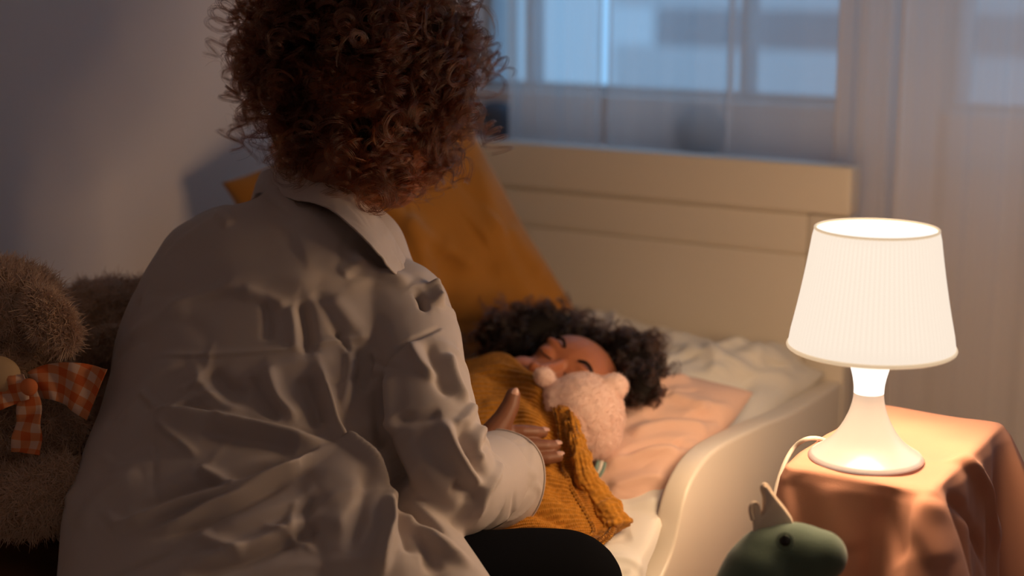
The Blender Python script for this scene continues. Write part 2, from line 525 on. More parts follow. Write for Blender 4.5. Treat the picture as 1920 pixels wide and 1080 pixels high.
# window wall with two openings
w1a, w1b = SL + 0.02, hit_t(1575, 100, WT)[0]
w2a, w2b = hit_t(1765, 100, WT)[0], hit_t(1765, 100, WT)[0] + 1.15
wz0, wz1 = hit_t(1563, 203, WT)[1], 2.1
mb = MB()
mb.bbox(SL - .1, SR + .1, WT, WT + .18, 0, wz0)
mb.bbox(SL - .1, SR + .1, WT, WT + .18, wz1, CH)
mb.bbox(SL - .1, w1a, WT, WT + .18, wz0, wz1)
mb.bbox(w1b, w2a, WT, WT + .18, wz0, wz1)
mb.bbox(w2b, SR + .1, WT, WT + .18, wz0, wz1)
struct('wall_back', mb, 'wall')
for k, (a, b, mull) in enumerate(((w1a, w1b, [hit_t(958, 100, WT)[0], hit_t(1368, 100, WT)[0]]), (w2a, w2b, [(w2a + w2b) / 2]))):
    mb = MB(); f = 0.012
    mb.bbox(a, b, WT + .06, WT + .11, wz0, wz0 + f); mb.bbox(a, b, WT + .06, WT + .11, wz1 - f, wz1)
    mb.bbox(a, a + f, WT + .06, WT + .11, wz0 + f, wz1 - f); mb.bbox(b - f, b, WT + .06, WT + .11, wz0 + f, wz1 - f)
    for s in mull: mb.bbox(s - .006, s + .006, WT + .06, WT + .11, wz0 + f, wz1 - f)
    w = struct('window_%d' % (k + 1), mb, 'frame')
    g = MB().bbox(a + f, b - f, WT + .083, WT + .087, wz0 + f, wz1 - f)
    build('pane', g, 'glass', w)
struct('trim_1', MB().bbox(w2a - .03, w2b + .03, WT - .022, WT, hit_t(1850, 320, WT - .02)[1], hit_t(1850, 311, WT - .02)[1]), 'frame')
struct('baseboard_back', MB().bbox(SL, SR, WT - .015, WT, 0, .08), 'frame')
struct('baseboard_left', MB().bbox(SL, SL + .015, TB, WT - .015, 0, .08), 'frame')

# ledge behind the bed with two dark round pots
lz = 0.755
led = tag(build('window_ledge', MB().bbox(SL, -.16, WT - .12, WT, lz - .03, lz).bbox(SL, -.16, WT - .1, WT, 0, lz - .03), 'wall', bevel=.003), None, None)
led['kind'] = 'structure'; led.name = 'trim_2'
for px, py, rr, lab in ((931, 238, .036, 'dark round pot on the ledge beneath the window, beside the woman\'s hair'), (1312, 275, .042, 'dark round pot on the ledge behind the middle of the headboard')):
    s, z = hit_t(px, py, WT - .055)
    prof = [(0.001, 0.0), (rr * .55, 0.0), (rr * .85, rr * .3), (rr, rr * .8), (rr * .9, rr * 1.35), (rr * .6, rr * 1.72), (rr * .42, rr * 1.8), (rr * .38, rr * 1.74), (rr * .5, rr * 1.5), (.001, rr * 1.4)]
    p = build('round_pot', MB().lathe(prof, B(s, WT - .055, lz), 32), 'pot', smooth=True)
    tag(p, lab, 'pot', 'dark round pots behind the headboard')

# outside: pale building across the yard
def outside_z(py, t): return hit_t(1450, py, t)[1]
t0 = 3.2
b_ = empty('apartment_building', B(1.0, t0, -3), 'blurred pale building with horizontal bands outside behind the sheer curtain', 'building')
s0, s1 = hit_t(1150, 100, t0)[0], hit_t(1150, 100, t0)[0] + 6
build('wall', MB().bbox(s0, s1, t0 + .35, t0 + .6, -3, outside_z(-60, t0)), 'facade_dark', b_)
build('parapet', MB().bbox(s0, s1, t0, t0 + .08, outside_z(215, t0), outside_z(95, t0)), 'facade', b_)
build('parapet', MB().bbox(s0, s1, t0, t0 + .08, outside_z(18, t0), outside_z(-70, t0)), 'facade', b_)
gr = MB().bbox(-9, 9, WT + .3, 14, -3.1, -3); g_ = build('ground', gr, 'facade_dark'); g_['kind'] = 'structure'

# ------------------------------------------------------------------ curtains
def curtain(pxa, pxb, toff, amp, wl, m, label, z0=0.04, z1=2.3, seed=0, lean=0.0, name='sheer_curtain'):
    sa = hit_t(pxa, 150, toff)[0]; sb = hit_t(pxb, 150, toff)[0]
    nu = max(40, int(abs(sb - sa) / .004)); nv = 60
    V = []; rr = np.random.default_rng(seed); ph = rr.uniform(0, 6, 4)
    for j in range(nv + 1):
        v = j / nv; z = z0 + (z1 - z0) * v
        for i in range(nu + 1):
            u = i / nu; s = sa + (sb - sa) * u + lean * (v - .35)
            q = 2 * math.pi * s / wl
            t = toff + amp * (math.sin(q + ph[0] + .3 * math.sin(3 * v + ph[1])) + .45 * math.sin(2.3 * q + ph[2]) + .2 * math.sin(5.1 * q + ph[3]))
            V.append(B(s, t, z))
    F = [(j * (nu + 1) + i, j * (nu + 1) + i + 1, (j + 1) * (nu + 1) + i + 1, (j + 1) * (nu + 1) + i) for j in range(nv) for i in range(nu)]
    o = link(name, raw_mesh(V, F), m)
    # hems along the sides
    for sd, i0 in ((0, 0), (1, nu)):
        pts = [np.array(V[j * (nu + 1) + i0]) for j in range(nv + 1)]
        mb = MB().tube(pts, .0025, 6); build('side_hem', mb, m, o)
    return tag(o, label, 'curtain', 'sheer curtains at the window')
curtain(955, 1122, .19, .006, .09, 'sheer', 'narrow sheer curtain panel nearest the curly-haired woman', seed=3, lean=.01)
curtain(1143, 1372, .18, .004, .16, 'sheer', 'sheer curtain panel over the middle of the headboard, left of the wide one', seed=5, lean=.03)
curtain(1364, 1580, .16, .003, .2, 'sheer', 'sheer curtain panel behind the right end of the headboard', seed=6)
curtain(1570, 1712, .15, .007, .07, 'sheer2', 'gathered pale curtain panel directly behind the lamp', seed=8)
curtain(1692, 2100, .10, .006, .13, 'sheer2', 'wide pale curtain at the right edge, behind the nightstand', seed=12, lean=-.02)

# ================================================================== BED
bed = empty('toddler_bed', B(-.42, -.8, 0), 'white wooden child bed with panelled headboard and curved side guard', 'bed')
BW = .85; bs0, bs1 = -BW, 0.0
htop = .782; z1_ = .709; z2_ = .647
mb = MB()
mb.bbox(bs0, bs1, 0, .045, z1_, htop)                       # top rail
hb = build('headboard', mb, 'bedwhite', bed, bevel=.006)
mb = MB().bbox(bs1 - .064, bs1, .003, .042, .05, z1_ - .0015)
build('headboard_post', mb, 'bedwhite', bed, bevel=.003)
mb = MB().bbox(bs0, bs0 + .064, .003, .042, .05, z1_ - .0015)
build('headboard_post', mb, 'bedwhite', bed, bevel=.003)
mb = MB().bbox(bs0 + .066, bs1 - .066, .006, .03, z2_ + .0018, z1_ - .003).bbox(bs0 + .066, bs1 - .066, .006, .03, .2, z2_ - .0018).bbox(bs0 + .066, bs1 - .066, .014, .026, .2, z1_)
build('headboard_panel', mb, 'bedwhite', bed, bevel=.002)
# side guard: S-shaped outline in (t, z), extruded
def s_outline():
    top = [(0.0, .462), (-.1, .462), (-.19, .464), (-.30, .474), (-.40, .481), (-.455, .481), (-.49, .474), (-.515, .462), (-.531, .448), (-.542, .432), (-.552, .41), (-.567, .386), (-.59, .366), (-.63, .348), (-.69, .332), (-.76, .322), (-.9, .318), (-1.58, .318)]
    P = resample([(a, b, 0) for a, b in top], 90)[:, :2]
    return [tuple(p) for p in P]
out = s_outline()
def extrude_side(sa, sb):
    top = [B(0, 0, 0)] * 0
    bot = [(t, .20) for t, _ in out]
    rings = []
    for s in (sa, sb):
        rings.append((s, out, bot))
    V = []; n = len(out)
    for s in (sa, sb):
        for t, z in out: V.append(B(s, t, z))
        for t, z in bot: V.append(B(s, t, z))
    F = []
    for i in range(n - 1):
        F.append((i, i + 1, n + i + 1, n + i))                         # left face
        o = 2 * n; F.append((o + i, o + n + i, o + n + i + 1, o + i + 1))
        F.append((i, o + i, o + i + 1, i + 1)); F.append((n + i, n + i + 1, o + n + i + 1, o + n + i))
    F.append((0, n, 3 * n, 2 * n)); F.append((n - 1, 3 * n - 1, 4 * n - 1, 2 * n - 1))
    F[-1] = (n - 1, 2 * n + n - 1, 4 * n - 1, 2 * n - 1)
    return V, F
V, F = extrude_side(-.032, .0)
build('side_guard', MB().add(V, F), 'bedwhite', bed, bevel=.005)
V, F = extrude_side(bs0, bs0 + .03)
build('side_guard', MB().add(V, F), 'bedwhite', bed, bevel=.005)
build('footboard', MB().bbox(bs0, bs1, -1.62, -1.58, .05, .42), 'bedwhite', bed, bevel=.005)
for s in (bs0 + .002, bs1 - .042):
    for t in (-1.60,): build('bed_leg', MB().bbox(s, s + .04, t, t + .04, 0, .3), 'bedwhite', bed, bevel=.003)
for s in (bs0 + .002, bs1 - .062): build('bed_leg', MB().bbox(s, s + .06, .003, .04, 0, .06), 'bedwhite', bed)
build('bed_base', MB().bbox(bs0 + .03, bs1 - .032, -1.58, 0, .22, .25), 'bedwhite', bed)

def soft_box(s0, s1, t0, t1, z0, z1, sub=5, p=6):
    """rounded cushion-like slab"""
    n = 2 ** sub; c = B((s0 + s1) / 2, (t0 + t1) / 2, (z0 + z1) / 2); h = ((s1 - s0) / 2, (t1 - t0) / 2, (z1 - z0) / 2)
    return c, h
def slab(s0, s1, t0, t1, z0, z1, step=.008, top=None):
    """closed heightfield slab; top(s,t) gives extra height"""
    nu = int((s1 - s0) / step); nv = int((t1 - t0) / step)
    S = np.linspace(s0, s1, nu + 1); T = np.linspace(t0, t1, nv + 1)
    V = []; F = []
    for T_ in T:
        for S_ in S:
            e = min(S_ - s0, s1 - S_, T_ - t0, t1 - T_)
            rd = .03; k = max(0, 1 - e / rd); dz = -(z1 - z0) * .45 * (1 - math.sqrt(max(0, 1 - k * k)))
            V.append(B(S_, T_, z1 + dz))
    m = nu + 1
    F = [(j * m + i, j * m + i + 1, (j + 1) * m + i + 1, (j + 1) * m + i) for j in range(nv) for i in range(nu)]
    nT = len(V)
    # walls down
    ring = [i for i in range(m)] + [j * m + nu for j in range(1, nv + 1)] + [nv * m + i for i in range(nu - 1, -1, -1)] + [j * m for j in range(nv - 1, 0, -1)]
    for i in ring: V.append(np.array([V[i][0], V[i][1], z0]))
    L = len(ring)
    for k in range(L): F.append((ring[k], nT + k, nT + (k + 1) % L, ring[(k + 1) % L]))
    F.append(tuple(nT + k for k in range(L))[::-1])
    return V, F
V, F = slab(bs0 + .035, bs1 - .036, -1.57, -.004, .25, .372)
me = raw_mesh(V, F); V = gv(me); N = gn(me)
tz = V[:, 2] > .3
V = V + N * np.where(tz, creases(V, N, 60, AX, .5, .16, .005, .012, 3, tz), 0)[:, None]
sv(me, V)
mt = link('mattress', me, 'sheet'); tag(mt, 'mattress under a wrinkled white fitted sheet in the child bed', 'mattress')

# white duvet corner bunched at the near right side of the mattress
def grid_surface(rows, nu=160, nv=160):
    """rows: list of rows of 3-D control points -> dense smooth grid (nv, nu, 3)"""
    R = [resample(r, nu) for r in rows]
    A = np.array(R)
    out = np.zeros((nv, nu, 3))
    s = np.linspace(0, len(rows) - 1, nv)
    for j, q in enumerate(s):
        i = min(int(q), len(rows) - 2); u = q - i
        p0 = A[max(i - 1, 0)]; p1 = A[i]; p2 = A[i + 1]; p3 = A[min(i + 2, len(rows) - 1)]
        out[j] = 0.5 * ((2 * p1) + (-p0 + p2) * u + (2 * p0 - 5 * p1 + 4 * p2 - p3) * u * u + (-p0 + 3 * p1 - 3 * p2 + p3) * u ** 3)
    return out
def grid_mesh(G, uvs=(1, 1)):
    nv, nu, _ = G.shape
    F = [(j * nu + i, j * nu + i + 1, (j + 1) * nu + i + 1, (j + 1) * nu + i) for j in range(nv - 1) for i in range(nu - 1)]
    uu, vv = np.meshgrid(np.linspace(0, uvs[0], nu), np.linspace(0, uvs[1], nv))
    return raw_mesh(G.reshape(-1, 3), F, np.stack([uu.ravel(), vv.ravel()], 1))
def solid(me, th, offset=-1):
    def setup(ob):
        m = ob.modifiers.new('s', 'SOLIDIFY'); m.thickness = th; m.offset = offset
    return eval_mods(me, setup)

def pillow_mesh(c, ex, ey, ez, hx, hy, hz, n=90, p=.42, corner=.12, wr=(.005, 20, 1, (1, 0, 0), .5, .012), folds=()):
    """two-sided pillow, ex/ey in-plane axes, ez thickness axis"""
    c = np.array(c); V = []; F = []
    g = np.linspace(-1, 1, n)
    idx = {}
    for side in (1, -1):
        for j, y in enumerate(g):
            for i, x in enumerate(g):
                edge = i in (0, n - 1) or j in (0, n - 1)
                if side == -1 and edge: idx[(side, i, j)] = idx[(1, i, j)]; continue
                px = x * (1 - corner * .5 * (1 - abs(y) ** 2.2)); py = y * (1 - corner * .5 * (1 - abs(x) ** 2.2))
                h = ((1 - x * x) * (1 - y * y)); h = max(h, 0) ** p
                V.append(c + ex * hx * px + ey * hy * py + ez * hz * h * side); idx[(side, i, j)] = len(V) - 1
        for j in range(n - 1):
            for i in range(n - 1):
                q = [idx[(side, i, j)], idx[(side, i + 1, j)], idx[(side, i + 1, j + 1)], idx[(side, i, j + 1)]]
                F.append(tuple(q) if side == 1 else tuple(q[::-1]))
    me = raw_mesh(V, F); V = gv(me); N = gn(me)
    loc = np.stack([(V - c) @ ex / hx, (V - c) @ ey / hy], 1)
    e = np.clip(1.02 - np.max(np.abs(loc), axis=1), 0, 1)
    a = wr[0] * .5 * nz_fast(V, 6, wr[2]) + creases(V, N, wr[1], wr[3], wr[4], hx * 1.0, wr[0], wr[5], wr[2]) + creases(V, N, wr[1] * 2, wr[3], wr[4] * 1.5, hx * .5, wr[0] * .4, wr[5] * .45, wr[2] + 1)
    # radiating gathers near the seams
    acc = a * np.clip(e * 6, 0.15, 1)
    sv(me, V + N * acc[:, None])
    if folds:
        cast = cast_fn(me); V = gv(me); N = gn(me); acc = np.zeros(len(V))
        for poly, am, w1, w2 in folds:
            P = [cast(*q) for q in poly]; P = [q for q in P if q is not None]
            if len(P) > 1: fold(V, N, P, am, w1, w2, acc)
        sv(me, V + N * acc[:, None])
    return me

# white pillow behind, pink pillow in front
exw = AX; ez = np.array([-.25 * AN[0], -.25 * AN[1], .97]); ez /= np.linalg.norm(ez); eyw = np.cross(ez, exw)
wf = [([(1230, 640), (1300, 660), (1400, 700), (1500, 720)], .007, .010, .02), ([(1290, 615), (1330, 650), (1340, 700)], .006, .008, .016),
      ([(1400, 660), (1490, 690), (1560, 760)], .008, .010, .02), ([(1500, 660), (1530, 700), (1560, 740)], -.006, .010, .01), ([(1250, 690), (1330, 720), (1420, 720)], -.006, .012, .012), ([(1330, 640), (1420, 640), (1500, 665)], -.006, .008, .012), ([(1440, 640), (1520, 665), (1570, 700)], .006, .008, .014)]
me = pillow_mesh(B(-.345, -.168, .438), exw, eyw, ez, .325, .155, .088, n=150, wr=(.013, 44, 11, AN + AX * .3, .6, .012), folds=[(a, b * 1.5, c, d) for a, b, c, d in wf])
tag(link('bed_pillow', me, 'sheet'), 'crumpled white pillow against the headboard beneath the pink one', 'pillow', 'bed pillows')
ezp = np.array([0, 0, 1.0]) - AN * .30 - AX * .04; ezp /= np.linalg.norm(ezp); exp_ = AX - ezp * (AX @ ezp); exp_ /= np.linalg.norm(exp_); eyp = np.cross(ezp, exp_)
pf = [([(1180, 820), (1240, 800), (1330, 810)], .006, .008, .016), ([(1130, 880), (1200, 850), (1280, 850), (1330, 870)], .006, .008, .014), ([(1140, 920), (1200, 900), (1250, 900)], .005, .007, .012),
      ([(1150, 950), (1200, 940), (1240, 920)], -.005, .008, .008), ([(1250, 740), (1330, 770), (1400, 760)], .005, .008, .02), ([(1160, 860), (1230, 830), (1300, 840)], -.006, .007, .007), ([(1200, 780), (1280, 780), (1360, 790)], -.004, .008, .008)]
me = pillow_mesh(B(-.205, -.40, .452), exp_, eyp, ezp, .172, .152, .050, n=140, corner=.07, wr=(.009, 30, 21, AN * .9 + AX * .45, .30, .0085), folds=[(a, b * 1.6, c, d) for a, b, c, d in pf])
tag(link('bed_pillow', me, 'pink'), 'pale pink pillow beside the sleeping child, in front of the white one', 'pillow', 'bed pillows')

# white sheet edge bunched beside the guard
rows = [[at(1000, 940, 1.93), at(1090, 920, 1.95), at(1170, 900, 1.96), at(1225, 880, 1.965), at(1262, 875, 1.965)],
        [at(1020, 1000, 1.86), at(1120, 988, 1.88), at(1180, 962, 1.895), at(1228, 940, 1.905), at(1252, 935, 1.91)],
        [at(1020, 1040, 1.82), at(1110, 1030, 1.83), at(1180, 1010, 1.845), at(1220, 1000, 1.855), at(1237, 1000, 1.87)],
        [at(1000, 1090, 1.78), at(1100, 1080, 1.79), at(1160, 1060, 1.80), at(1200, 1055, 1.81), at(1216, 1065, 1.825)],
        [at(980, 1180, 1.74), at(1080, 1160, 1.74), at(1140, 1130, 1.755), at(1176, 1130, 1.765), at(1188, 1150, 1.78)]]
G = grid_surface(rows, 140, 140); me = grid_mesh(G); V = gv(me); N = gn(me)
if N[:, 2].mean() < 0: me.flip_normals(); N = -N
sv(me, V + N * creases(V, N, 14, AX + .3 * AN, .4, .09, .005, .010, 33)[:, None])
me = solid(me, .006)
tag(link('top_sheet', me, 'sheet'), 'rumpled white sheet edge between the mustard blanket and the side guard', 'sheet')

# mustard cushion leaning in the corner
cex = imgdir(.46, -.84, .0); cez = imgdir(.25, .22, -.94); cez -= cex * (cez @ cex); cez /= np.linalg.norm(cez); cey = np.cross(cez, cex)
cf = [([(900, 450), (940, 420), (985, 400)], .010, .016, .03), ([(840, 470), (870, 520), (940, 500)], -.010, .02, .02), ([(800, 440), (830, 520), (850, 580)], -.008, .014, .02), ([(950, 420), (980, 470), (1020, 520)], .006, .012, .02), ([(760, 400), (790, 470), (810, 540)], .008, .014, .02)]
me = pillow_mesh(at(756, 464, 2.33), cex, cey, cez, .205, .193, .062, n=120, corner=.12, wr=(.006, 16, 41, cex + .3 * cey, .5, .018), folds=cf)
tag(link('corner_cushion', me, 'mustard'), 'large mustard cushion leaning in the corner behind the child', 'cushion')

# dark brown throw, bottom left, under the bears
rows = [[B(-.83, -.55, .40), B(-.66, -.55, .405), B(-.50, -.62, .385)], [B(-.83, -.9, .405), B(-.66, -.9, .41), B(-.50, -.9, .395)], [B(-.83, -1.35, .405), B(-.66, -1.35, .405), B(-.50, -1.35, .39)]]
me = grid_mesh(grid_surface(rows, 120, 200)); V = gv(me); N = gn(me)
if N[:, 2].mean() < 0: me.flip_normals(); N = -N
sv(me, V + N * creases(V, N, 40, AX, .5, .14, .010, .016, 51)[:, None]); me = solid(me, .008)
tag(link('throw_blanket', me, 'brown'), 'dark brown throw under the teddy bears, bottom left', 'blanket')

# ================================================================== LAMP + NIGHTSTAND
TA = on_z(1466, 872, TABLE_Z); TBc = on_z(1748, 912, TABLE_Z); TC = on_z(1918, 795, TABLE_Z)
tw = np.linalg.norm(TBc - TA)
ta = AX; tn = AN; tlen = .28; tw = .161
o_ = TA + np.array([0, 0, 0.0])
def Tt(a, n, z): return np.array([o_[0], o_[1], 0]) + ta * a + tn * n + np.array([0, 0, z])
ns = empty('nightstand', Tt(tw / 2, tlen / 2, 0), 'small rectangular bedside stool hidden under a coral cloth', 'nightstand')
build('top', MB().box(Tt(tw / 2, tlen / 2, TABLE_Z - .016), (tw - .012, tlen - .012, .022), [ta, tn, (0, 0, 1)]), 'wood', ns, bevel=.003)
for a in (.022, tw - .022):
    for n in (.022, tlen - .022):
        build('leg', MB().box(Tt(a, n, (TABLE_Z - .027) / 2), (.024, .024, TABLE_Z - .027), [ta, tn, (0, 0, 1)]), 'wood', ns, bevel=.002)

def tablecloth():
    NA, NR0, NR1 = 720, 40, 170
    per = []; hw, hl, rc = tw / 2, tlen / 2, .012
    # rounded rectangle perimeter with outward directions
    corners = [(hw - rc, hl - rc, 0), (-(hw - rc), hl - rc, 90), (-(hw - rc), -(hl - rc), 180), (hw - rc, -(hl - rc), 270)]
    raw = []
    for cx, cy, a0 in corners:
        for k in range(13):
            a = math.radians(a0 + 90 * k / 12); raw.append((cx + rc * math.cos(a), cy + rc * math.sin(a), math.cos(a), math.sin(a)))
    raw.append(raw[0]); raw = np.array(raw)
    s = np.concatenate([[0], np.cumsum(np.linalg.norm(np.diff(raw[:, :2], axis=0), axis=1))]); L = s[-1]
    q = np.linspace(0, L, NA, endpoint=False)
    P = np.stack([np.interp(q, s, raw[:, i]) for i in range(4)], 1)
    cs = [L * 0] ; cornpos = []
    for (cx, cy, a0) in corners:
        d = np.linalg.norm(P[:, :2] - np.array([cx + rc * .7 * np.sign(cx), cy + rc * .7 * np.sign(cy)]), axis=1); cornpos.append(q[d.argmin()])
    r3 = np.random.default_rng(5)
    V = []
    for i in range(NR0):
        f = i / NR0
        for p in P:
            e = 1 - f
            V.append(Tt(tw / 2 + p[0] * f, tlen / 2 + p[1] * f, TABLE_Z + .0005 - .0025 * max(0, (f - .9) / .1) ** 2))
    drop = TABLE_Z - .025
    side = .5 * np.sin(q * 2 * math.pi * 9 / L + 1.0) + .35 * np.sin(q * 2 * math.pi * 15 / L + 2.2) + .25 * np.sin(q * 2 * math.pi * 23 / L + .4)
    flare = np.zeros(NA)
    for c, am in zip(cornpos, (1.0, .9, .35, 1.15)):
        d = np.abs((q - c + L / 2) % L - L / 2)
        flare += am * (np.exp(-(d / .022) ** 2) - .18 * np.exp(-((d - .05) / .018) ** 2))
    for i in range(NR1 + 1):
        f = i / NR1; z = TABLE_Z - .002 - drop * f
        k = min(1, f * 2.2)
        amp = .017 * k + .012 * f
        fl = .055 * (1 - math.exp(-f * 4)) + .03 * f
        for j, p in enumerate(P):
            off = .0035 * min(1, i / 4) + max(0, amp * (side[j] * .8 + .55)) + fl * flare[j] + .02 * f
            # slight twisting of folds as they fall
            V.append(Tt(tw / 2 + p[0] + p[2] * off, tlen / 2 + p[1] + p[3] * off, z))
    n = NR0 + NR1 + 1
    F = [(i * NA + j, i * NA + (j + 1) % NA, (i + 1) * NA + (j + 1) % NA, (i + 1) * NA + j) for i in range(1, n - 1) for j in range(NA)]
    V = np.array(V); c = Tt(tw / 2, tlen / 2, TABLE_Z + .0005)
    V = np.vstack([V, c]); cI = len(V) - 1
    F += [(cI, NA + j, NA + (j + 1) % NA) for j in range(NA)]
    me = raw_mesh(V, F)
    bm = bmesh.new(); bm.from_mesh(me); bmesh.ops.delete(bm, geom=[v for v in bm.verts if not v.link_faces], context='VERTS'); bmesh.ops.recalc_face_normals(bm, faces=bm.faces[:]); bm.to_mesh(me); bm.free(); me.update()
    V = gv(me); N = gn(me)
    if N[np.argmax(V[:, 2])][2] < 0: me.flip_normals(); N = -N
    acc = .0012 * nz_fast(V, 9, 61)
    cast = cast_fn(me)
    for poly, am, w1, w2 in (([(1762, 868), (1800, 868), (1832, 895), (1850, 960), (1870, 1040)], .012, .006, .012),
                             ([(1775, 930), (1810, 960), (1835, 1020), (1850, 1079)], -.010, .007, .007),
                             ([(1550, 905), (1560, 960), (1590, 1040)], .003, .02, .02), ([(1680, 905), (1665, 970), (1690, 1060)], -.006, .012, .02),
                             ([(1480, 890), (1500, 950), (1510, 1010)], -.005, .010, .015), ([(1740, 925), (1725, 990), (1760, 1070)], .008, .008, .02)):
        Q = [cast(*p) for p in poly]; Q = [x for x in Q if x is not None]
        if len(Q) > 1: fold(V, N, Q, am, w1, w2, acc)
    sv(me, V + N * acc[:, None])
    return me
tc = link('tablecloth', tablecloth(), 'clothcoral')
tag(tc, 'coral pink cloth draped over the bedside stool under the lamp', 'tablecloth')

LZ = TABLE_Z + .002
lamp = empty('table_lamp', (LAMP_XY[0], LAMP_XY[1], LZ), 'lit white table lamp with pleated shade and flared base on coral cloth', 'lamp')
c0 = np.array([LAMP_XY[0], LAMP_XY[1], 0])
zb = LZ
prof = [(.001, .004), (.0625, .0), (.0655, .0015), (.0655, .0035), (.0605, .0065), (.053, .0115), (.044, .019), (.036, .0285), (.0287, .0405), (.0238, .051), (.0203, .061), (.0181, .071), (.0175, .079)]
prof = [(a * LK, zb + b * LK) for a, b in prof]
pr = resample([(a, b, 0) for a, b in prof], 60)[:, :2]
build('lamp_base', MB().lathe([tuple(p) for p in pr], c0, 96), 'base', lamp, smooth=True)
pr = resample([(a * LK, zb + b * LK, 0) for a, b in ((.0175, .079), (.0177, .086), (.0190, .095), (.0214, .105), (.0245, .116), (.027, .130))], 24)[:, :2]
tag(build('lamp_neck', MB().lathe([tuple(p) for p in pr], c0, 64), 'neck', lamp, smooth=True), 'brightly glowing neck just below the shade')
# pleated shade
zs0, zs1, rs0, rs1 = .676, .802, .0865, .0630
NP = 720; rows_ = []
for i in range(41):
    f = i / 40; z = zs0 + (zs1 - zs0) * f
    r = rs0 + (rs1 - rs0) * f - .0015 * math.sin(math.pi * f)
    pl = .0011 * min(1, 8 * f) * min(1, 12 * (1 - f) + .2)
    rows_.append(np.array([c0 + np.array([(r + pl * math.sin(90 * 2 * math.pi * k / NP)) * math.cos(2 * math.pi * k / NP), (r + pl * math.sin(90 * 2 * math.pi * k / NP)) * math.sin(2 * math.pi * k / NP), z]) for k in range(NP)]))
me = raw_mesh(MB().loft(rows_, cap=False).V(), MB().loft(rows_, cap=False).f)
me = solid(me, .0012, 0)
link('lamp_shade', me, 'shade', lamp)
for nm, z, r, h in (('shade_rim', zs0, rs0, .0022), ('shade_rim', zs1, rs1, .0016)):
    a = np.linspace(0, 2 * math.pi, 121)
    pts = [c0 + np.array([r * math.cos(q), r * math.sin(q), z]) for q in a]
    build(nm, MB().tube(pts, h, 10, cap=False), 'rim', lamp, smooth=True)
# open top shows a pale diffuser disc with the bulb under it
build('shade_diffuser', MB().lathe([(.001, zs1 - .003), (rs1 * .5, zs1 - .003), (rs1 - .002, zs1 - .002)], c0, 64), 'neck', lamp, smooth=True)
build('bulb', MB().lathe([(a * LK, zb + b * LK) for a, b in ((.012, .148), (.014, .156), (.022, .172), (.025, .188), (.020, .204), (.010, .212), (.001, .214))], c0, 32), 'neck', lamp, smooth=True)
cp = resample([on_z(1560, 834, .556), on_z(1538, 823, .556), on_z(1513, 823, .558), at(1490, 838, 1.738), at(1470, 872, 1.73), at(1452, 930, 1.72), at(1440, 1010, 1.71), at(1435, 1100, 1.70), at(1440, 1400, 1.70)], 80)
build('power_cord', MB().tube(cp, .0026, 10), 'cord', lamp, smooth=True)

# ================================================================== DINOSAUR
dd = 1.555
dino = empty('dinosaur_plush', (*at(1425, 1200, dd)[:2], 0), 'green plush dinosaur with cream felt spikes, in front of the coral nightstand', 'toy')
hc = at(1480, 1040, dd)
X_, U_, D_ = imgdir(1, 0, 0), imgdir(0, 1, 0), imgdir(0, 0, 1)
s_ = dd / FPX
dp = lambda px, py, dz=0: at(px, py, dd + dz)
mb = MB()
mb.ell(dp(1492, 1042), (88 * s_, 64 * s_, 60 * s_), [imgdir(.97, -.12, 0), imgdir(.12, .97, 0), D_])
mb.ell(dp(1540, 1042, -.002), (50 * s_, 50 * s_, 50 * s_), [X_, U_, D_])
mb.ell(dp(1440, 1052), (66 * s_, 66 * s_, 56 * s_), [X_, U_, D_])
neck = [(dp(1425, 1075), .038), (dp(1402, 1130), .040), (dp(1398, 1200), .046), (dp(1410, 1270), .058), (dp(1425, 1370), .07)]
mb.caps(neck, 20)
f0 = dp(1425, 1370)
body_c = np.array([f0[0], f0[1], .15])
mb.ell(body_c, (.082, .085, .11))
mb.ell(body_c + np.array([0, 0, -.07]), (.088, .088, .08))
for sx in (-1, 1):
    mb.ell(np.array([body_c[0] + sx * .06, body_c[1] - .06, .038]), (.032, .05, .036))
    mb.caps([(body_c + np.array([sx * .065, -.02, .06]), .026), (body_c + np.array([sx * .085, -.065, .02]), .022)])
mb.caps([(body_c + np.array([0, .06, -.08]), .05), (body_c + np.array([-.02, .12, -.105]), .032), (body_c + np.array([-.05, .16, -.115]), .02)])
V = mb.V(); V[:, 2] = np.maximum(V[:, 2], .001); mb.v = [V]
me = fuse(mb, .004, 14)
link('body', me, 'green', dino)
# eye
cast = cast_fn(me)
ep = cast(1472, 1014); ep = dp(1472, 1014, -.03) if ep is None else ep
en = (np.array([0, 0, CAMZ]) - ep); en /= np.linalg.norm(en)
ex, ey, ezz = frame(en)
build('eye', MB().ell(ep, (.0062, .0058, .003), [ex, ey, ezz], 20, 12), 'eye', dino, smooth=True)
a = np.linspace(0, 2 * math.pi, 40)
build('eye_stitching', MB().tube([ep + ezz * .0002 + ex * .0078 * math.cos(q) + ey * .0075 * math.sin(q) for q in a], .0010, 8, cap=False), 'green', dino, smooth=True)
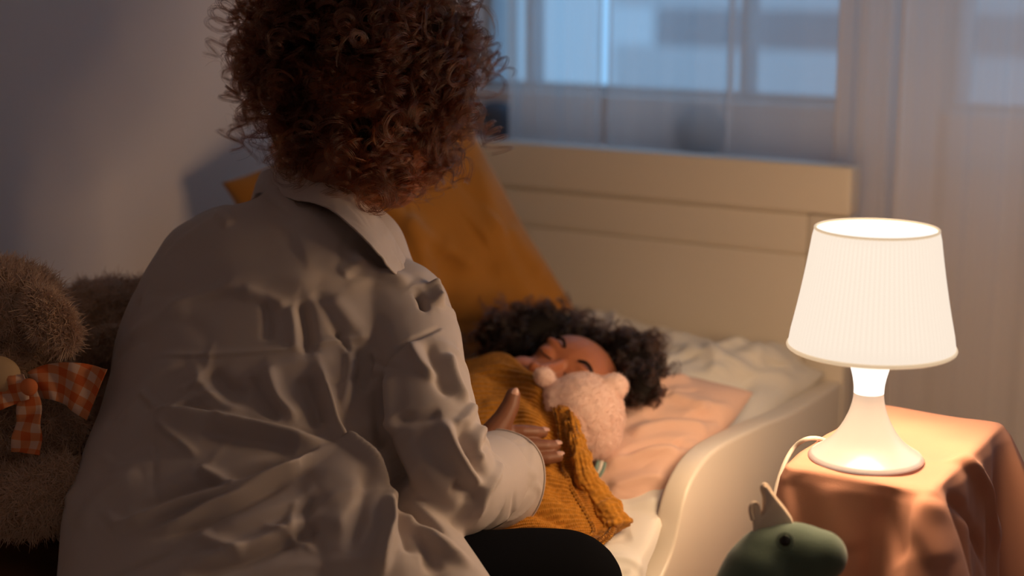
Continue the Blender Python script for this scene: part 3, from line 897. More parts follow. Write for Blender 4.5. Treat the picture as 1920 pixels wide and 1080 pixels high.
# felt spikes: thick felt sheets with stitched seam
def felt(outline, dz0, th=.006):
    P = [np.array(dp(x, y, dz0)) for x, y in outline]
    n = len(P); P = [p + D_ * (p - P[0]) @ X_ * .4 for p in P]   # the felt faces a little to the right
    V = [p - D_ * th / 2 for p in P] + [p + D_ * th / 2 for p in P]
    F = [tuple(range(n))[::-1], tuple(range(n, 2 * n))] + [(i, (i + 1) % n, n + (i + 1) % n, n + i) for i in range(n)]
    return MB().add(V, F)
big = [(1412, 1000), (1411, 975), (1407, 960), (1408, 948), (1415, 943), (1421, 948), (1424, 960), (1428, 966), (1433, 958), (1434, 935), (1430, 918), (1432, 911), (1438, 911), (1444, 920), (1456, 936), (1470, 953), (1484, 973), (1489, 985), (1478, 1000), (1445, 1010)]
def felt_obj(outline, dz):
    me = raw_mesh(felt(outline, dz).V(), felt(outline, dz).f)
    def setup(ob):
        m = ob.modifiers.new('b', 'BEVEL'); m.width = .0022; m.segments = 3; m.limit_method = 'ANGLE'
    return eval_mods(me, setup)
for dz in (0.0,):
    link('felt_spikes', felt_obj(big, dz), 'felt', dino)
    b0 = dp(*big[0]); pts = resample([dp(x, y, dz - .002) + D_ * ((dp(x, y) - b0) @ X_) * .4 for x, y in big[1:18]], 70)
    build('spike_seam', MB().tube(pts, .0021, 8), 'felt', dino, smooth=True)
for k, (nx, ny, w) in enumerate(((1370, 1085, 22), (1345, 1150, 24), (1340, 1230, 26))):
    tri = [(nx + w, ny - w), (nx + 4, ny - w * .8), (nx - w, ny + 2), (nx + w * .5, ny + w * 1.1), (nx + w * 1.6, ny + w)]
    link('felt_spikes', felt_obj(tri, 0), 'felt', dino)

# ================================================================== PERSONS
def head_parts(mb, c, R, s=1.0, open_neck=True):
    """R rows: lateral x, forward y, up z"""
    R = np.array(R)
    def p(x, y, z): return c + s * (R[0] * x + R[1] * y + R[2] * z)
    def e(x, y, z, a, b, d): mb.ell(p(x, y, z), (a * s, b * s, d * s), R, 24, 16)
    e(0, -.012, .02, .073, .090, .082); e(0, .018, .03, .066, .07, .06)
    e(0, .030, -.03, .058, .058, .074); e(0, .052, -.082, .032, .030, .026)
    for q in (-1, 1):
        e(q * .030, .060, -.040, .027, .024, .030); e(q * .040, .020, -.07, .022, .035, .028)
        e(q * .027, .073, .004, .017, .012, .011)      # eyelid bulge
        e(q * .026, .077, .021, .022, .009, .008)      # brow
        e(q * .073, -.006, -.012, .008, .017, .027)    # ear
        e(q * .010, .094, -.034, .0085, .010, .008)
    mb.caps([(p(0, .079, .010), .0065 * s), (p(0, .087, -.012), .0070 * s), (p(0, .094, -.030), .0095 * s)])
    e(0, .086, -.056, .022, .012, .0075); e(0, .084, -.067, .018, .012, .009)
    return p

def curls(n, origin_fn, clump=9, length=(.06, .13), rad=(.004, .010), pitch=(.014, .026), spread=.0022, m=44, grav=1.0, frizz=.0012, seed=0, wander=0.6):
    """ringlets: each clump follows one helix that leaves the head and sags"""
    r = np.random.default_rng(seed); out = []
    P, D = origin_fn(n, r); D = D * .75 + np.array([0, 0, -.35 * grav / 2])
    t = np.linspace(0, 1, m)
    for i in range(n):
        L = r.uniform(*length); d = D[i] + r.normal(size=3) * .25; d /= np.linalg.norm(d)
        g = np.array([0, 0, -1.0]) * grav * r.uniform(.5, 1.2)
        seg = L / (m - 1); p = P[i].copy(); pts = [p.copy()]; dd_ = d.copy(); wn_ = r.normal(size=3) * wander; wp = r.uniform(0, 6.28, 3); wf_ = r.uniform(3, 9, 3)
        for k in range(m - 1):
            dd_ = dd_ + g * 2.2 / (m - 1) + wn_ * np.sin(wf_ * k / m + wp) / (m - 1) * 4; dd_ /= np.linalg.norm(dd_)
            p = p + dd_ * seg * 0.75; pts.append(p.copy())
        C = np.array(pts); T = np.gradient(C, axis=0); T /= np.linalg.norm(T, axis=1)[:, None]
        x = np.cross(T, r.normal(size=3)); x /= np.linalg.norm(x, axis=1)[:, None]; y = np.cross(T, x)
        R_ = r.uniform(*rad); turns = L / r.uniform(*pitch); ph = r.uniform(0, 6.28)
        env = np.clip(t * 4, 0, 1) * (1 + .45 * np.sin(t * r.uniform(4, 11) + ph))
        w1_ = r.uniform(3, 8); wob = turns * (1 + .22 * np.sin(w1_ * t + ph) / (.35 + t))
        for k in range(clump):
            o = r.normal(size=3) * spread; dph = r.normal() * .12; rr = R_ * (1 + r.normal() * .06)
            a = 2 * math.pi * wob * t + ph + dph
            q = C + (x * np.cos(a)[:, None] + y * np.sin(a)[:, None]) * (rr * env)[:, None] + o * (.4 + .6 * np.abs(np.sin(3 * t + ph)))[:, None]
            q += np.cumsum(r.normal(size=(m, 3)), axis=0) * frizz / math.sqrt(m)
            out.append(q)
    return np.array(out)

def finger(mb, base, dirs, lens, rads):
    """chain of phalanges"""
    p = np.array(base, float); ch = [(p, rads[0])]
    for d, l, r in zip(dirs, lens, rads[1:]):
        d = np.array(d, float); d /= np.linalg.norm(d); p = p + d * l; ch.append((p, r))
    mb.caps(ch, 14)
    return ch

# ---- the woman ----
woman = empty('person', B(-.30, -.97, .37), 'person in a white shirt with big curly auburn hair, sitting back to the viewer', 'person')
mb = MB()
hd = 1.87
hcen = at(690, 205, hd)
fwd = imgdir(.50, -.30, .80); upv = imgdir(-.10, .93, .25); upv -= fwd * (upv @ fwd); upv /= np.linalg.norm(upv); lat = np.cross(fwd, upv)
hp = head_parts(mb, hcen, [lat, fwd, upv], 1.0)
neckb = at(610, 400, 1.86)
chest = at(550, 560, 1.86); belly = at(450, 820, 1.79); pelv = B(-.37, -.88, .47)
rsh = at(745, 560, 1.80); lsh = at(365, 500, 1.96)
elbow = at(842, 905, 1.715); wrist = at(905, 845, 1.855)
mb.caps([(hcen - upv * .05 - fwd * .01, .052), (neckb, .050), (chest, .055), (belly, .045), (pelv, .075)], 20)
mb.caps([(neckb, .040), (rsh, .032), (elbow, .026), (wrist, .023)], 18)
lelb = B(-.55, -.72, .56); lwri = at(730, 745, 2.10)
mb.caps([(neckb, .045), (lsh, .032), (lelb, .028), (lwri, .022)], 18)
kneeR = at(1062, 1098, 1.745); ankR = np.array([kneeR[0] + .03, kneeR[1] - .02, .10])
kneeL = B(-.60, -.86, .47); ankL = B(-.30, -.78, .42)
me = fuse(mb, .004, 6)
# hands at finer resolution, joined into the same body mesh inside the cuff
def hand_mesh():
    mb = MB(); d0 = 1.885
    q = lambda px, py, d: at(px - 14, py, d)
    wr = q(915, 840, 1.862)
    mb.caps([(wr, .0235), (q(940, 832, 1.872), .022)], 16)
    palm = [q(962, 812, 1.884), q(972, 838, 1.880), q(975, 862, 1.876), q(972, 884, 1.872)]
    for k, p in enumerate(palm): mb.caps([(q(938, 818 + 12 * k, 1.873), .0165), (p, .0135 - .0006 * k)], 14)
    nails = []
    # index, middle, ring, little
    spec = [((palm[0]), [(1, .05, .10), (1, -.04, .30), (.9, -.10, .55)], (.020, .015, .012), (.0102, .0092, .0084, .0072)),
            ((palm[1]), [(1, .02, .06), (1, -.02, .22), (.9, -.02, .55)], (.025, .017, .014), (.0104, .0094, .0086, .0072)),
            ((palm[2]), [(1, .02, .03), (1, .05, .12), (1, .10, .25)], (.024, .017, .014), (.0100, .0090, .0082, .0070)),
            ((palm[3]), [(.8, -.45, .02), (.9, -.35, .08), (1, -.2, .2)], (.020, .013, .012), (.0088, .0078, .0070, .0062))]
    for b, dirs, lens, rads in spec:
        ch = finger(mb, b, [imgdir(*d) for d in dirs], lens, rads)
        nails.append((ch[-1][0], imgdir(*dirs[-1]), rads[-1], np.array([0, -.35, .94])))
    # thumb leaves the side of the palm and points away over the blanket
    tb = q(940, 812, 1.872)
    ch = finger(mb, tb, [imgdir(.55, .8, .12), imgdir(.45, .85, .15), imgdir(.25, .9, .05)], (.020, .018, .013), (.0165, .0130, .0112, .0092))
    nails.append((ch[-1][0], imgdir(.3, .9, .05), .0085, np.array([.2, -.9, .3])))
    return fuse(mb, .0014, 5), nails
hm, nails = hand_mesh()
def merge(meshes):
    mb = MB()
    for m_ in meshes: mb.add(gv(m_), polys(m_))
    return raw_mesh(mb.V(), mb.f)
# left hand: relaxed, mostly hidden behind the torso
mb = MB()
ld = AX * .75 + AN * .5; ld /= np.linalg.norm(ld); lx = np.cross([0, 0, 1], ld)
mb.caps([(lwri, .024), (lwri + ld * .05, .022)], 14)
for k in range(4):
    b = lwri + ld * .07 + lx * (.03 - .02 * k); finger(mb, b, [ld, ld - np.array([0, 0, .5]), ld - np.array([0, 0, 1])], (.032, .02, .015), (.0125, .009, .008, .007))
finger(mb, lwri + ld * .03 - lx * .02, [ld - lx, ld - lx * .5, ld], (.03, .022, .016), (.013, .011, .0095, .008))
lh = fuse(mb, .002, 4)
body = link('body', merge([me, hm, lh]), 'skin', woman)
body['label'] = 'brown skin, right hand resting on the blanket'
for c, d, r, up in nails:
    up = up - d * (up @ d); up /= np.linalg.norm(up); x = np.cross(d, up)
    build('fingernail', MB().ell(c + up * r * .72 + d * r * .25, (r * .62, r * .95, r * .3), [x, d, up], 16, 10), 'nail', body, smooth=True)

# shirt
def ering(px0, px1, py, d, ratio, yaw, m=64, p=2.3, tilt=0.0):
    c = at((px0 + px1) / 2, py, d); hwid = (px1 - px0) / 2 / FPX * d
    ca, sa = math.cos(yaw), math.sin(yaw)
    A = hwid / math.sqrt(ca * ca + (ratio * sa) ** 2); Bq = A * ratio
    ring = []
    for k in range(m):
        a = 2 * math.pi * k / m
        x = A * abs(math.cos(a)) ** (2 / p) * np.sign(math.cos(a)); y = Bq * abs(math.sin(a)) ** (2 / p) * np.sign(math.sin(a))
        X = x * ca - y * sa; Y = x * sa + y * ca
        ring.append(c + np.array([X, Y, -tilt * Y]))
    return np.array(ring)
yaw = -.08
rows = [(505, 640, 352, 1.875, .9), (470, 690, 378, 1.868, .75), (395, 722, 398, 1.865, .62), (325, 752, 432, 1.86, .56), (288, 775, 485, 1.852, .54), (256, 795, 545, 1.845, .54), (228, 796, 620, 1.83, .56),
        (208, 778, 700, 1.81, .58), (186, 758, 780, 1.785, .60), (158, 745, 850, 1.765, .62), (134, 752, 920, 1.745, .64), (122, 775, 985, 1.73, .66), (116, 800, 1050, 1.715, .68), (112, 815, 1120, 1.70, .70), (112, 815, 1190, 1.70, .70)]
rings = [ering(a, b, y, d, r, yaw, tilt=.25) for a, b, y, d, r in rows]
# smooth between rings
A = np.array(rings); A = np.stack([resample(A[:, k], 60) for k in range(A.shape[1])], 1)
mb = MB().loft(list(A))
# right sleeve volume
sl = [(at(735, 590, 1.82), .068), (at(772, 640, 1.785), .058), (at(790, 720, 1.745), .054), (at(806, 800, 1.715), .054), (at(828, 870, 1.70), .055), (at(848, 915, 1.71), .055), (at(880, 912, 1.76), .054), (at(915, 900, 1.815), .052)]
mb.caps(sl, 24)
mb.ell(at(795, 600, 1.79), (.024, .045, .04))
# left sleeve, reaching forward behind the torso
mb.caps([(at(385, 530, 1.93), .060), (B(-.55, -.73, .58), .052), (at(700, 770, 2.06), .045)], 20)
# shirt tail flowing over the right hip
mb.caps([(at(700, 930, 1.72), .055), (at(790, 1060, 1.66), .055), (at(860, 1150, 1.64), .05)], 18)
mb.caps([(at(640, 960, 1.70), .08), (at(700, 1100, 1.66), .09)], 18)
me = fuse(mb, .0025, 28, .5)
V = gv(me); N = gn(me)
cast = cast_fn(me); acc = np.zeros(len(V))
mm = .85; AMP = 1.4
FOLDS = [  # (pixel polyline, height, width on one side, width on the other)
    ([(563, 560), (570, 600), (576, 640), (574, 668)], -.010, .006, .010), ([(545, 575), (552, 610), (556, 660)], .004, .008, .006),
    ([(497, 565), (502, 600), (500, 640)], -.005, .007, .008), ([(612, 560), (650, 600), (690, 640)], .004, .010, .016), ([(590, 545), (620, 590), (640, 640)], -.004, .008, .010),
    ([(594, 672), (603, 700), (613, 738), (633, 804), (660, 838), (700, 870), (738, 913)], .013, .009, .006), ([(575, 700), (590, 750), (605, 800)], -.008, .012, .010),
    ([(500, 685), (510, 720), (525, 755), (560, 790)], .008, .007, .010), ([(470, 700), (490, 745), (530, 785)], -.007, .010, .008),
    ([(366, 680), (374, 710), (390, 735), (425, 765), (470, 770)], .007, .012, .008), ([(395, 690), (425, 725), (470, 735)], -.007, .010, .010),
    ([(288, 772), (340, 774), (385, 780), (458, 794), (540, 812), (600, 830), (635, 838)], .011, .016, .005), ([(380, 800), (460, 820), (560, 840)], -.008, .016, .012),
    ([(193, 957), (212, 978), (240, 986), (333, 948), (450, 917), (567, 878), (633, 839)], .010, .006, .008), ([(240, 965), (330, 925), (440, 895), (540, 862)], -.006, .009, .009),
    ([(268, 992), (300, 994), (330, 985), (390, 955), (450, 932), (540, 888), (600, 850)], .010, .005, .007), ([(300, 1006), (380, 978), (460, 944), (550, 895)], -.006, .007, .007),
    ([(366, 880), (400, 893), (450, 915)], .007, .006, .008), ([(294, 788), (315, 812), (340, 832), (370, 858)], .005, .004, .007), ([(268, 738), (282, 752), (296, 768)], .004, .004, .005),
    ([(290, 772), (330, 762), (375, 748), (420, 745)], .004, .004, .007), ([(330, 735), (360, 725), (400, 728)], .002, .005, .006),
    ([(335, 1082), (400, 1064), (470, 1043), (528, 1020), (600, 985)], -.009, .010, .008), ([(340, 1060), (420, 1040), (500, 1010), (590, 960)], .006, .010, .008),
    ([(365, 1005), (410, 1020), (460, 1040)], .005, .006, .010), ([(400, 1000), (440, 985), (520, 955), (600, 915)], .005, .010, .012),
    ([(728, 925), (733, 955), (734, 990), (722, 1040), (712, 1082)], .013, .008, .006), ([(748, 930), (760, 980), (775, 1040)], -.012, .010, .012), ([(690, 880), (680, 930), (660, 1000), (655, 1040)], -.006, .008, .012),
    ([(711, 690), (712, 740), (716, 790), (730, 850), (748, 900), (768, 935)], -.010, .008, .010), ([(727, 700), (730, 760), (738, 820)], .005, .008, .012),
    ([(290, 669), (360, 668), (440, 664), (520, 658), (575, 654)], .003, .002, .006), ([(575, 652), (620, 640), (680, 636), (700, 632)], .0025, .003, .006),
    ([(640, 640), (655, 670), (650, 720), (640, 770)], .005, .006, .010), ([(665, 650), (680, 690), (672, 740)], -.005, .008, .008), ([(630, 620), (650, 650), (655, 665)], -.005, .004, .004),
    ([(695, 655), (705, 680), (690, 720)], .003, .004, .006),
    # gap between sleeve and shirt tail
    ([(722, 860), (738, 900), (760, 938), (795, 972), (835, 1000), (880, 1020)], -.020, .006, .006), ([(728, 905), (752, 950), (790, 990), (840, 1030), (890, 1065)], .008, .008, .010), ([(775, 965), (800, 1020), (815, 1080)], -.007, .010, .012),
    # sleeve
    ([(768, 640), (778, 665), (795, 692), (822, 710)], .008, .007, .010), ([(800, 640), (815, 680), (828, 720), (850, 745)], -.006, .008, .008), ([(838, 660), (848, 700), (862, 735), (876, 760)], .007, .008, .008),
    ([(892, 738), (885, 760), (868, 790), (852, 800)], .006, .007, .010), ([(740, 790), (780, 786), (830, 775)], -.005, .006, .008), ([(828, 785), (840, 815), (858, 850), (885, 890), (905, 912)], .010, .007, .010),
    ([(870, 790), (872, 830), (890, 870), (912, 898)], -.009, .010, .009), ([(900, 800), (893, 835), (905, 870)], .006, .008, .008), ([(935, 866), (920, 905), (903, 945), (895, 975)], .006, .006, .008),
    ([(850, 905), (880, 925), (905, 930)], -.006, .010, .010), ([(790, 800), (810, 850), (850, 890)], -.003, .012, .012), ([(880, 930), (870, 960), (850, 985)], -.004, .008, .010),
    ([(798, 535), (812, 548), (820, 575)], .010, .006, .008), ([(782, 545), (792, 560), (798, 580)], -.012, .005, .005),
    ([(655, 470), (690, 500), (740, 520), (770, 535)], .006, .008, .012), ([(640, 520), (660, 505), (685, 490)], .004, .006, .012), ([(560, 480), (600, 470), (640, 480)], .003, .02, .03),
    ([(400, 540), (460, 520), (540, 520), (600, 540)], .004, .016, .02), ([(300, 590), (360, 560), (430, 545), (500, 548)], .004, .006, .012), ([(450, 552), (500, 560), (540, 580)], .004, .006, .010),
    ([(240, 640), (290, 600), (360, 580)], .003, .01, .012), ([(230, 800), (260, 750), (300, 700), (350, 680)], .004, .012, .018), ([(180, 900), (230, 850), (300, 820)], -.004, .018, .018), ([(150, 1000), (200, 930), (270, 890)], .005, .014, .018),
    ([(325, 440), (305, 470), (285, 520), (265, 570)], .003, .004, .006), ([(395, 382), (405, 400), (430, 425)], .004, .006, .010), ([(560, 940), (545, 980), (560, 1030)], .003, .006, .006), ([(585, 930), (575, 970), (590, 1010)], -.003, .005, .006),
]
for poly, am, w1, w2 in FOLDS:
    P = [cast(*q) for q in poly]; P = [q for q in P if q is not None]
    if len(P) > 1: fold(V, N, P, am * AMP, w1 * mm, w2 * mm, acc)
# armhole seam with little gathers, box pleats on the back
seam = [cast(*q) for q in ((832, 612), (800, 625), (765, 642), (735, 665), (715, 695))]
seam = [s for s in seam if s is not None]
if len(seam) > 2:
    fold(V, N, seam, -.004, .003, .003, acc)
    S2 = resample(seam, 22)
    for k, s in enumerate(S2[1:-1]):
        d = at(790 + 3 * k, 720 + 4 * k, 1.7) - s; d /= np.linalg.norm(d)
        fold(V, N, [s, s + d * .010, s + d * (.02 + .008 * (k % 3))], .0022, .0024, .0024, acc)
acc += .0012 * nz_fast(V, 9, 71) + creases(V, N, 90, (1, 0, .35), .5, .09, .0028, .006, 72, N[:, 1] < .2)
sv(me, V + N * acc[:, None])
# light relaxation so that creases stay clean
def setup(ob):
    s = ob.modifiers.new('s', 'SMOOTH'); s.factor = .4; s.iterations = 1
me = eval_mods(me, setup)
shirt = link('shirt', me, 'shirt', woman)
# collar
top = [at(478, 372, 1.97), at(486, 340, 1.94), at(505, 318, 1.895), at(560, 320, 1.845), at(620, 344, 1.815), at(665, 366, 1.80), at(706, 408, 1.80), at(740, 456, 1.805), at(768, 512, 1.815)]
low = [at(470, 385, 1.97), at(478, 372, 1.93), at(494, 362, 1.88), at(552, 374, 1.80), at(618, 392, 1.765), at(662, 430, 1.748), at(706, 472, 1.742), at(735, 508, 1.755), at(764, 528, 1.79)]
band = [at(490, 385, 1.97), at(505, 365, 1.93), at(520, 352, 1.90), at(565, 362, 1.86), at(612, 385, 1.835), at(655, 412, 1.825), at(698, 440, 1.82), at(732, 476, 1.82), at(762, 516, 1.825)]
inner = [p * .35 + np.array(t) * .65 + D_ * .010 for p, t in zip(band, top)]
midl = [(np.array(a) * .5 + np.array(b) * .5) - D_ * .005 for a, b in zip(top, low)]
G = grid_surface([band, inner, top, midl, low], 160, 60); cm = grid_mesh(G); V = gv(cm); N = gn(cm)
dots = N @ (np.array([0, 0, CAMZ]) - V.mean(0))
if dots.mean() < 0: cm.flip_normals(); N = -N
sv(cm, V + N * (.0008 * wrinkle(V, 30, 81) + .0010 * nz_fast(V, 16, 82))[:, None])
cm = solid(cm, .0022)
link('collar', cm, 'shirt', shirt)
# cuff: open flaring tube round the wrist
ca0 = at(893, 908, 1.80); ca1 = at(934, 900, 1.850)
ax_ = ca1 - ca0; ax_ /= np.linalg.norm(ax_)
cx, cy, cz = frame(ax_)
def cring(c, rx, ry, n=96, wav=0.0, ph=0, skew=0.0):
    o = []
    for k in range(n):
        a = 2 * math.pi * k / n; w = 1 + wav * (math.sin(3 * a + ph) * .5 + math.sin(5 * a + ph * 2) * .3)
        w += wav * 3.4 * max(0, (cx * math.cos(a) + cy * math.sin(a)) @ X_) ** 5
        o.append(c + cx * rx * w * math.cos(a) + cy * ry * w * math.sin(a) + cz * skew * math.cos(a))
    return np.array(o)
rr_ = []
for i in range(24):
    f = i / 23; c = ca0 + (ca1 - ca0) * f * 1.12
    rr_.append(cring(c, .054 + .001 * f, .0545 + .006 * f, wav=.02 + .05 * f, ph=1.0, skew=.004 * f))
cu = raw_mesh(MB().loft(rr_, cap=False).V(), MB().loft(rr_, cap=False).f); Vc = gv(cu); Nc = gn(cu); sv(cu, Vc + Nc * creases(Vc, Nc, 16, ax_ + .4 * U_, .5, .05, .0022, .004, 131)[:, None]); cu = solid(cu, .0018)
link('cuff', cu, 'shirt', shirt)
pts = [p for p in cring(ca0 + (ca1 - ca0) * 1.07, .0556, .0609, wav=.068, ph=1.0, skew=.004)]
pts.append(pts[0])
build('cuff_seam', MB().tube(pts, .0011, 6, cap=False), 'shirt', shirt, smooth=True)
# button on the tail
bq_ = cast_fn(me)(884, 1036)
if bq_ is not None:
    bd_ = np.array([0, 0, CAMZ]) - bq_; bx, by, bz = frame(bd_)
    build('button', MB().ell(bq_ + bz * .001, (.0055, .0055, .0018), [bx, by, bz], 20, 10), 'button', shirt, smooth=True)
# trousers
mb = MB()
mb.caps([(pelv + np.array([.02, .05, -.02]), .065), (at(820, 1130, 1.70), .078), (kneeR, .064), (kneeR + (ankR - kneeR) * .5, .05), (ankR, .036)], 22)
mb.caps([(pelv + np.array([0, .04, -.02]), .07), (B(-.46, -.86, .455), .062), (kneeL, .058), (B(-.45, -.80, .44), .05), (ankL, .036)], 20)
me = fuse(mb, .005, 10); V = gv(me); N = gn(me)
sv(me, V + N * (.0015 * nz_fast(V, 8, 91))[:, None])
link('trousers', me, 'black', woman)
mb = MB().caps([(ankR, .034), (ankR + np.array([0, 0, -.05]), .033)], 14)
mb.ell(ankR + np.array([.05, .02, -.065]), (.095, .04, .033))
link('shoe', fuse(mb, .004, 6), 'black', woman)

# curly hair: dark core plus ringlets
hs = hd / FPX
hq = lambda px, py, dz=0: at(px, py, hd + dz)
mb = MB()
lumps = [(668, 60, 150, 150, 160, 0), (600, 140, 84, 125, 120, .0), (740, 130, 86, 125, 120, .0), (640, 222, 92, 78, 90, -.01), (722, 232, 70, 58, 80, .0), (570, 60, 76, 110, 100, 0), (770, 60, 72, 100, 95, 0), (568, 215, 52, 50, 75, 0), (650, 280, 62, 36, 55, -.02), (812, 150, 40, 40, 60, 0), (516, 120, 28, 60, 50, 0), (762, 282, 42, 38, 60, .01), (700, 320, 50, 26, 45, .0), (738, 300, 42, 32, 45, -.035), (700, 250, 60, 50, 60, -.04)]
for px, py, rx, ry, rz, dz in lumps: mb.ell(hq(px, py, dz), (rx * hs, ry * hs, rz * hs * .9), [X_, U_, D_])
core = fuse(mb, .006, 10)
V = gv(core); N = gn(core); sv(core, V + N * (.006 * nz_fast(V, 14, 95))[:, None])
hcore = link('hair', core.copy(), 'dark', woman)
CV, CF = gv(core), polys(core)
def origin_full(n, r):
    P, Nn = sample_surface((CV, CF), n, lambda c, nn: np.ones(len(c)), r)
    return P - Nn * .012, Nn + np.array([0, 0, .1])
def trim(S):
    """no lock falls below the nape and jaw line"""
    lim = np.interp(S[:, :, 0], [hq(470, 0)[0], hq(520, 0)[0], hq(600, 0)[0], hq(800, 0)[0], hq(860, 0)[0]], [hq(0, 290)[2], hq(0, 325)[2], hq(0, 388)[2], hq(0, 385)[2], hq(0, 350)[2]])
    return S[(S[:, :, 2] > lim).all(1)]
S = curls(520, origin_full, clump=13, length=(.08, .15), rad=(.006, .013), pitch=(.028, .052), m=64, grav=1.4, seed=1, spread=.0018, frizz=.0010, wander=1.0)
S = np.concatenate([trim(S), trim(curls(420, origin_full, clump=13, length=(.08, .15), rad=(.007, .014), pitch=(.020, .034), m=64, grav=1.1, seed=4, spread=.0018, frizz=.0010, wander=1.0))])
strands('curls', S, .00027, 'hair', hcore)
def origin_low(n, r):
    P, Nn = sample_surface((CV, CF), n, lambda c, nn: (c[:, 2] < hq(0, 230)[2]).astype(float) + .1, r)
    return P - Nn * .01, Nn
S = trim(curls(220, origin_low, clump=12, length=(.05, .10), rad=(.008, .014), pitch=(.024, .044), m=48, grav=1.1, seed=2, spread=.0013, frizz=.0007))
strands('curls', S, .00032, 'hair2', hcore)
S = trim(curls(300, origin_full, clump=1, length=(.06, .12), rad=(.004, .010), pitch=(.014, .03), m=40, grav=.8, seed=3, frizz=.002))
strands('frizz', S, .00018, 'hair2', hcore)

# ---- the child ----
child = empty('person', B(-.30, -.45, .38), 'sleeping child with dark curly hair, tucked under a mustard knit blanket', 'person')
cd = 2.10
cc = at(1042, 752, cd)
c_up = imgdir(.78, .47, .41); e_ = imgdir(.60, -.62, -.50); e_ -= c_up * (e_ @ c_up); e_ /= np.linalg.norm(e_)
c_f = np.cross(c_up, e_); cam_dir = (np.array([0, 0, CAMZ]) - cc)
if c_f @ cam_dir < 0: c_f = -c_f
mb = MB(); cp_ = head_parts(mb, cc, [e_, c_f, c_up], .97)
sh = at(985, 775, 2.08)
tor = [(cc - c_up * .06, .038), (sh, .045), (at(900, 790, 2.06), .068), (B(-.36, -.58, .452), .068)]
mb.caps(tor, 20)
mb.caps([(at(965, 745, 2.12), .04), (at(1010, 790, 2.07), .028), (at(1062, 776, 2.035), .019)], 14)
mb.caps([(B(-.36, -.58, .442), .055), (B(-.52, -.50, .43), .045), (B(-.64, -.58, .425), .035), (B(-.70, -.63, .42), .03)], 14)
me = fuse(mb, .0022, 7)
mb = MB(); hb_ = at(1068, 776, 2.03)
for k in range(4):
    finger(mb, hb_ + U_ * (.012 - .0085 * k), [imgdir(.8, -.1, -.4), imgdir(.8, -.3, -.1), imgdir(.6, -.3, .5)], (.012, .009, .007), (.0068, .0056, .0052, .0046))
finger(mb, hb_ + U_ * .012 - X_ * .01, [imgdir(.4, .8, -.4), imgdir(.5, .8, -.2)], (.013, .010), (.007, .006, .005))
me2 = fuse(mb, .0014, 3)
cbody = link('body', merge([me, me2]), 'skin_child', child)
for q in (-1, 1):
    pts = [cp_(q * x, y, z) for x, y, z in ((.014, .0885, .023), (.024, .0895, .029), (.036, .083, .029), (.045, .073, .023))]
    P = resample(pts, 14); build('eyebrow', MB().tube(P, [.0009 + .0013 * math.sin(math.pi * min(1, .15 + i / 14)) for i in range(14)], 8), 'dark', cbody, smooth=True)
    pts = [cp_(q * x, y, z) for x, y, z in ((.014, .081, .000), (.022, .0855, -.0045), (.031, .0845, -.0045), (.040, .077, .001))]
    P = resample(pts, 14); build('eyelashes', MB().tube(P, .0010, 8), 'dark', cbody, smooth=True)
mb = MB(); mb.ell(cp_(0, .0965, -.056), (.018, .004, .0045), [e_, c_f, c_up]); mb.ell(cp_(0, .0945, -.065), (.015, .004, .0055), [e_, c_f, c_up])
build('lips', mb, 'lips', cbody, smooth=True)
cs_ = cd / FPX
cq = lambda px, py, dz=0: at(px, py, cd + dz)
mb = MB()
for px, py, rx, ry, rz, dz in ((1180, 690, 58, 70, 70, .035), (1120, 680, 62, 66, 60, .075), (1010, 615, 75, 40, 50, .09), (940, 628, 48, 40, 45, .08), (1200, 705, 42, 55, 50, .01), (1206, 728, 34, 46, 40, -.035), (1185, 745, 30, 34, 36, -.03), (1070, 640, 60, 40, 50, .08), (1180, 740, 40, 36, 40, .015), (970, 650, 40, 30, 40, .06)):
    mb.ell(cq(px, py, dz), (rx * cs_, ry * cs_, rz * cs_), [X_, U_, D_])
ccore = fuse(mb, .005, 8)
chair_ = link('hair', ccore.copy(), 'dark', child)
KV, KF = gv(ccore), polys(ccore)
def origin_child(n, r):
    P, Nn = sample_surface((KV, KF), n, None, r)
    return P - Nn * .012, Nn
S = curls(420, origin_child, clump=9, length=(.035, .07), rad=(.004, .008), pitch=(.014, .026), m=32, grav=.6, seed=11)
# keep strands off the face
fc = cp_(0, .07, -.005)
dmin = np.linalg.norm(S - fc, axis=2).min(1)
S = S[dmin > .064]
strands('curls', S, .00042, 'hair_child', chair_)

# ---- pink bear plush the child hugs ----
pb = empty('bear_plush', at(1090, 860, 2.0), 'small pale pink teddy bear hugged against the sleeping child\'s face', 'toy')
bd = 1.965; bs_ = bd / FPX; bq = lambda px, py, dz=0: at(px, py, bd + dz)
mb = MB()
mb.ell(bq(1093, 778), (78 * bs_, 80 * bs_, 66 * bs_), [imgdir(.94, -.34, 0), imgdir(.34, .94, 0), D_])
mb.ell(bq(1112, 810), (54 * bs_, 54 * bs_, 54 * bs_), [X_, U_, D_])
mb.ell(bq(1148, 727, -.008), (31 * bs_, 26 * bs_, 19 * bs_), [imgdir(.9, .4, 0), imgdir(-.4, .9, 0), D_])
mb.caps([(bq(1110, 740), .018), (bq(1140, 730, -.004), .013)])
mb.ell(bq(1022, 708, .0), (21 * bs_, 18 * bs_, 15 * bs_), [imgdir(.8, -.55, 0), imgdir(.55, .8, 0), D_])
mb.ell(bq(1060, 760), (46 * bs_, 50 * bs_, 50 * bs_), [X_, U_, D_])
me = fuse(mb, .0022, 8); V = gv(me); N = gn(me)
sv(me, V + N * (.0007 * nz_fast(V, 60, 101))[:, None])
hd_ = link('head', me.copy(), 'pinkplush', pb)
fur('fur', me, 40000, .0036, .00016, 'pinkplush', hd_, m=4)
mb = MB(); mb.ell(bq(1060, 880, .03), (52 * bs_, 60 * bs_, 50 * bs_), [X_, U_, D_]); mb.caps([(bq(1080, 870, .02), .02), (bq(1050, 840, .02), .02)])
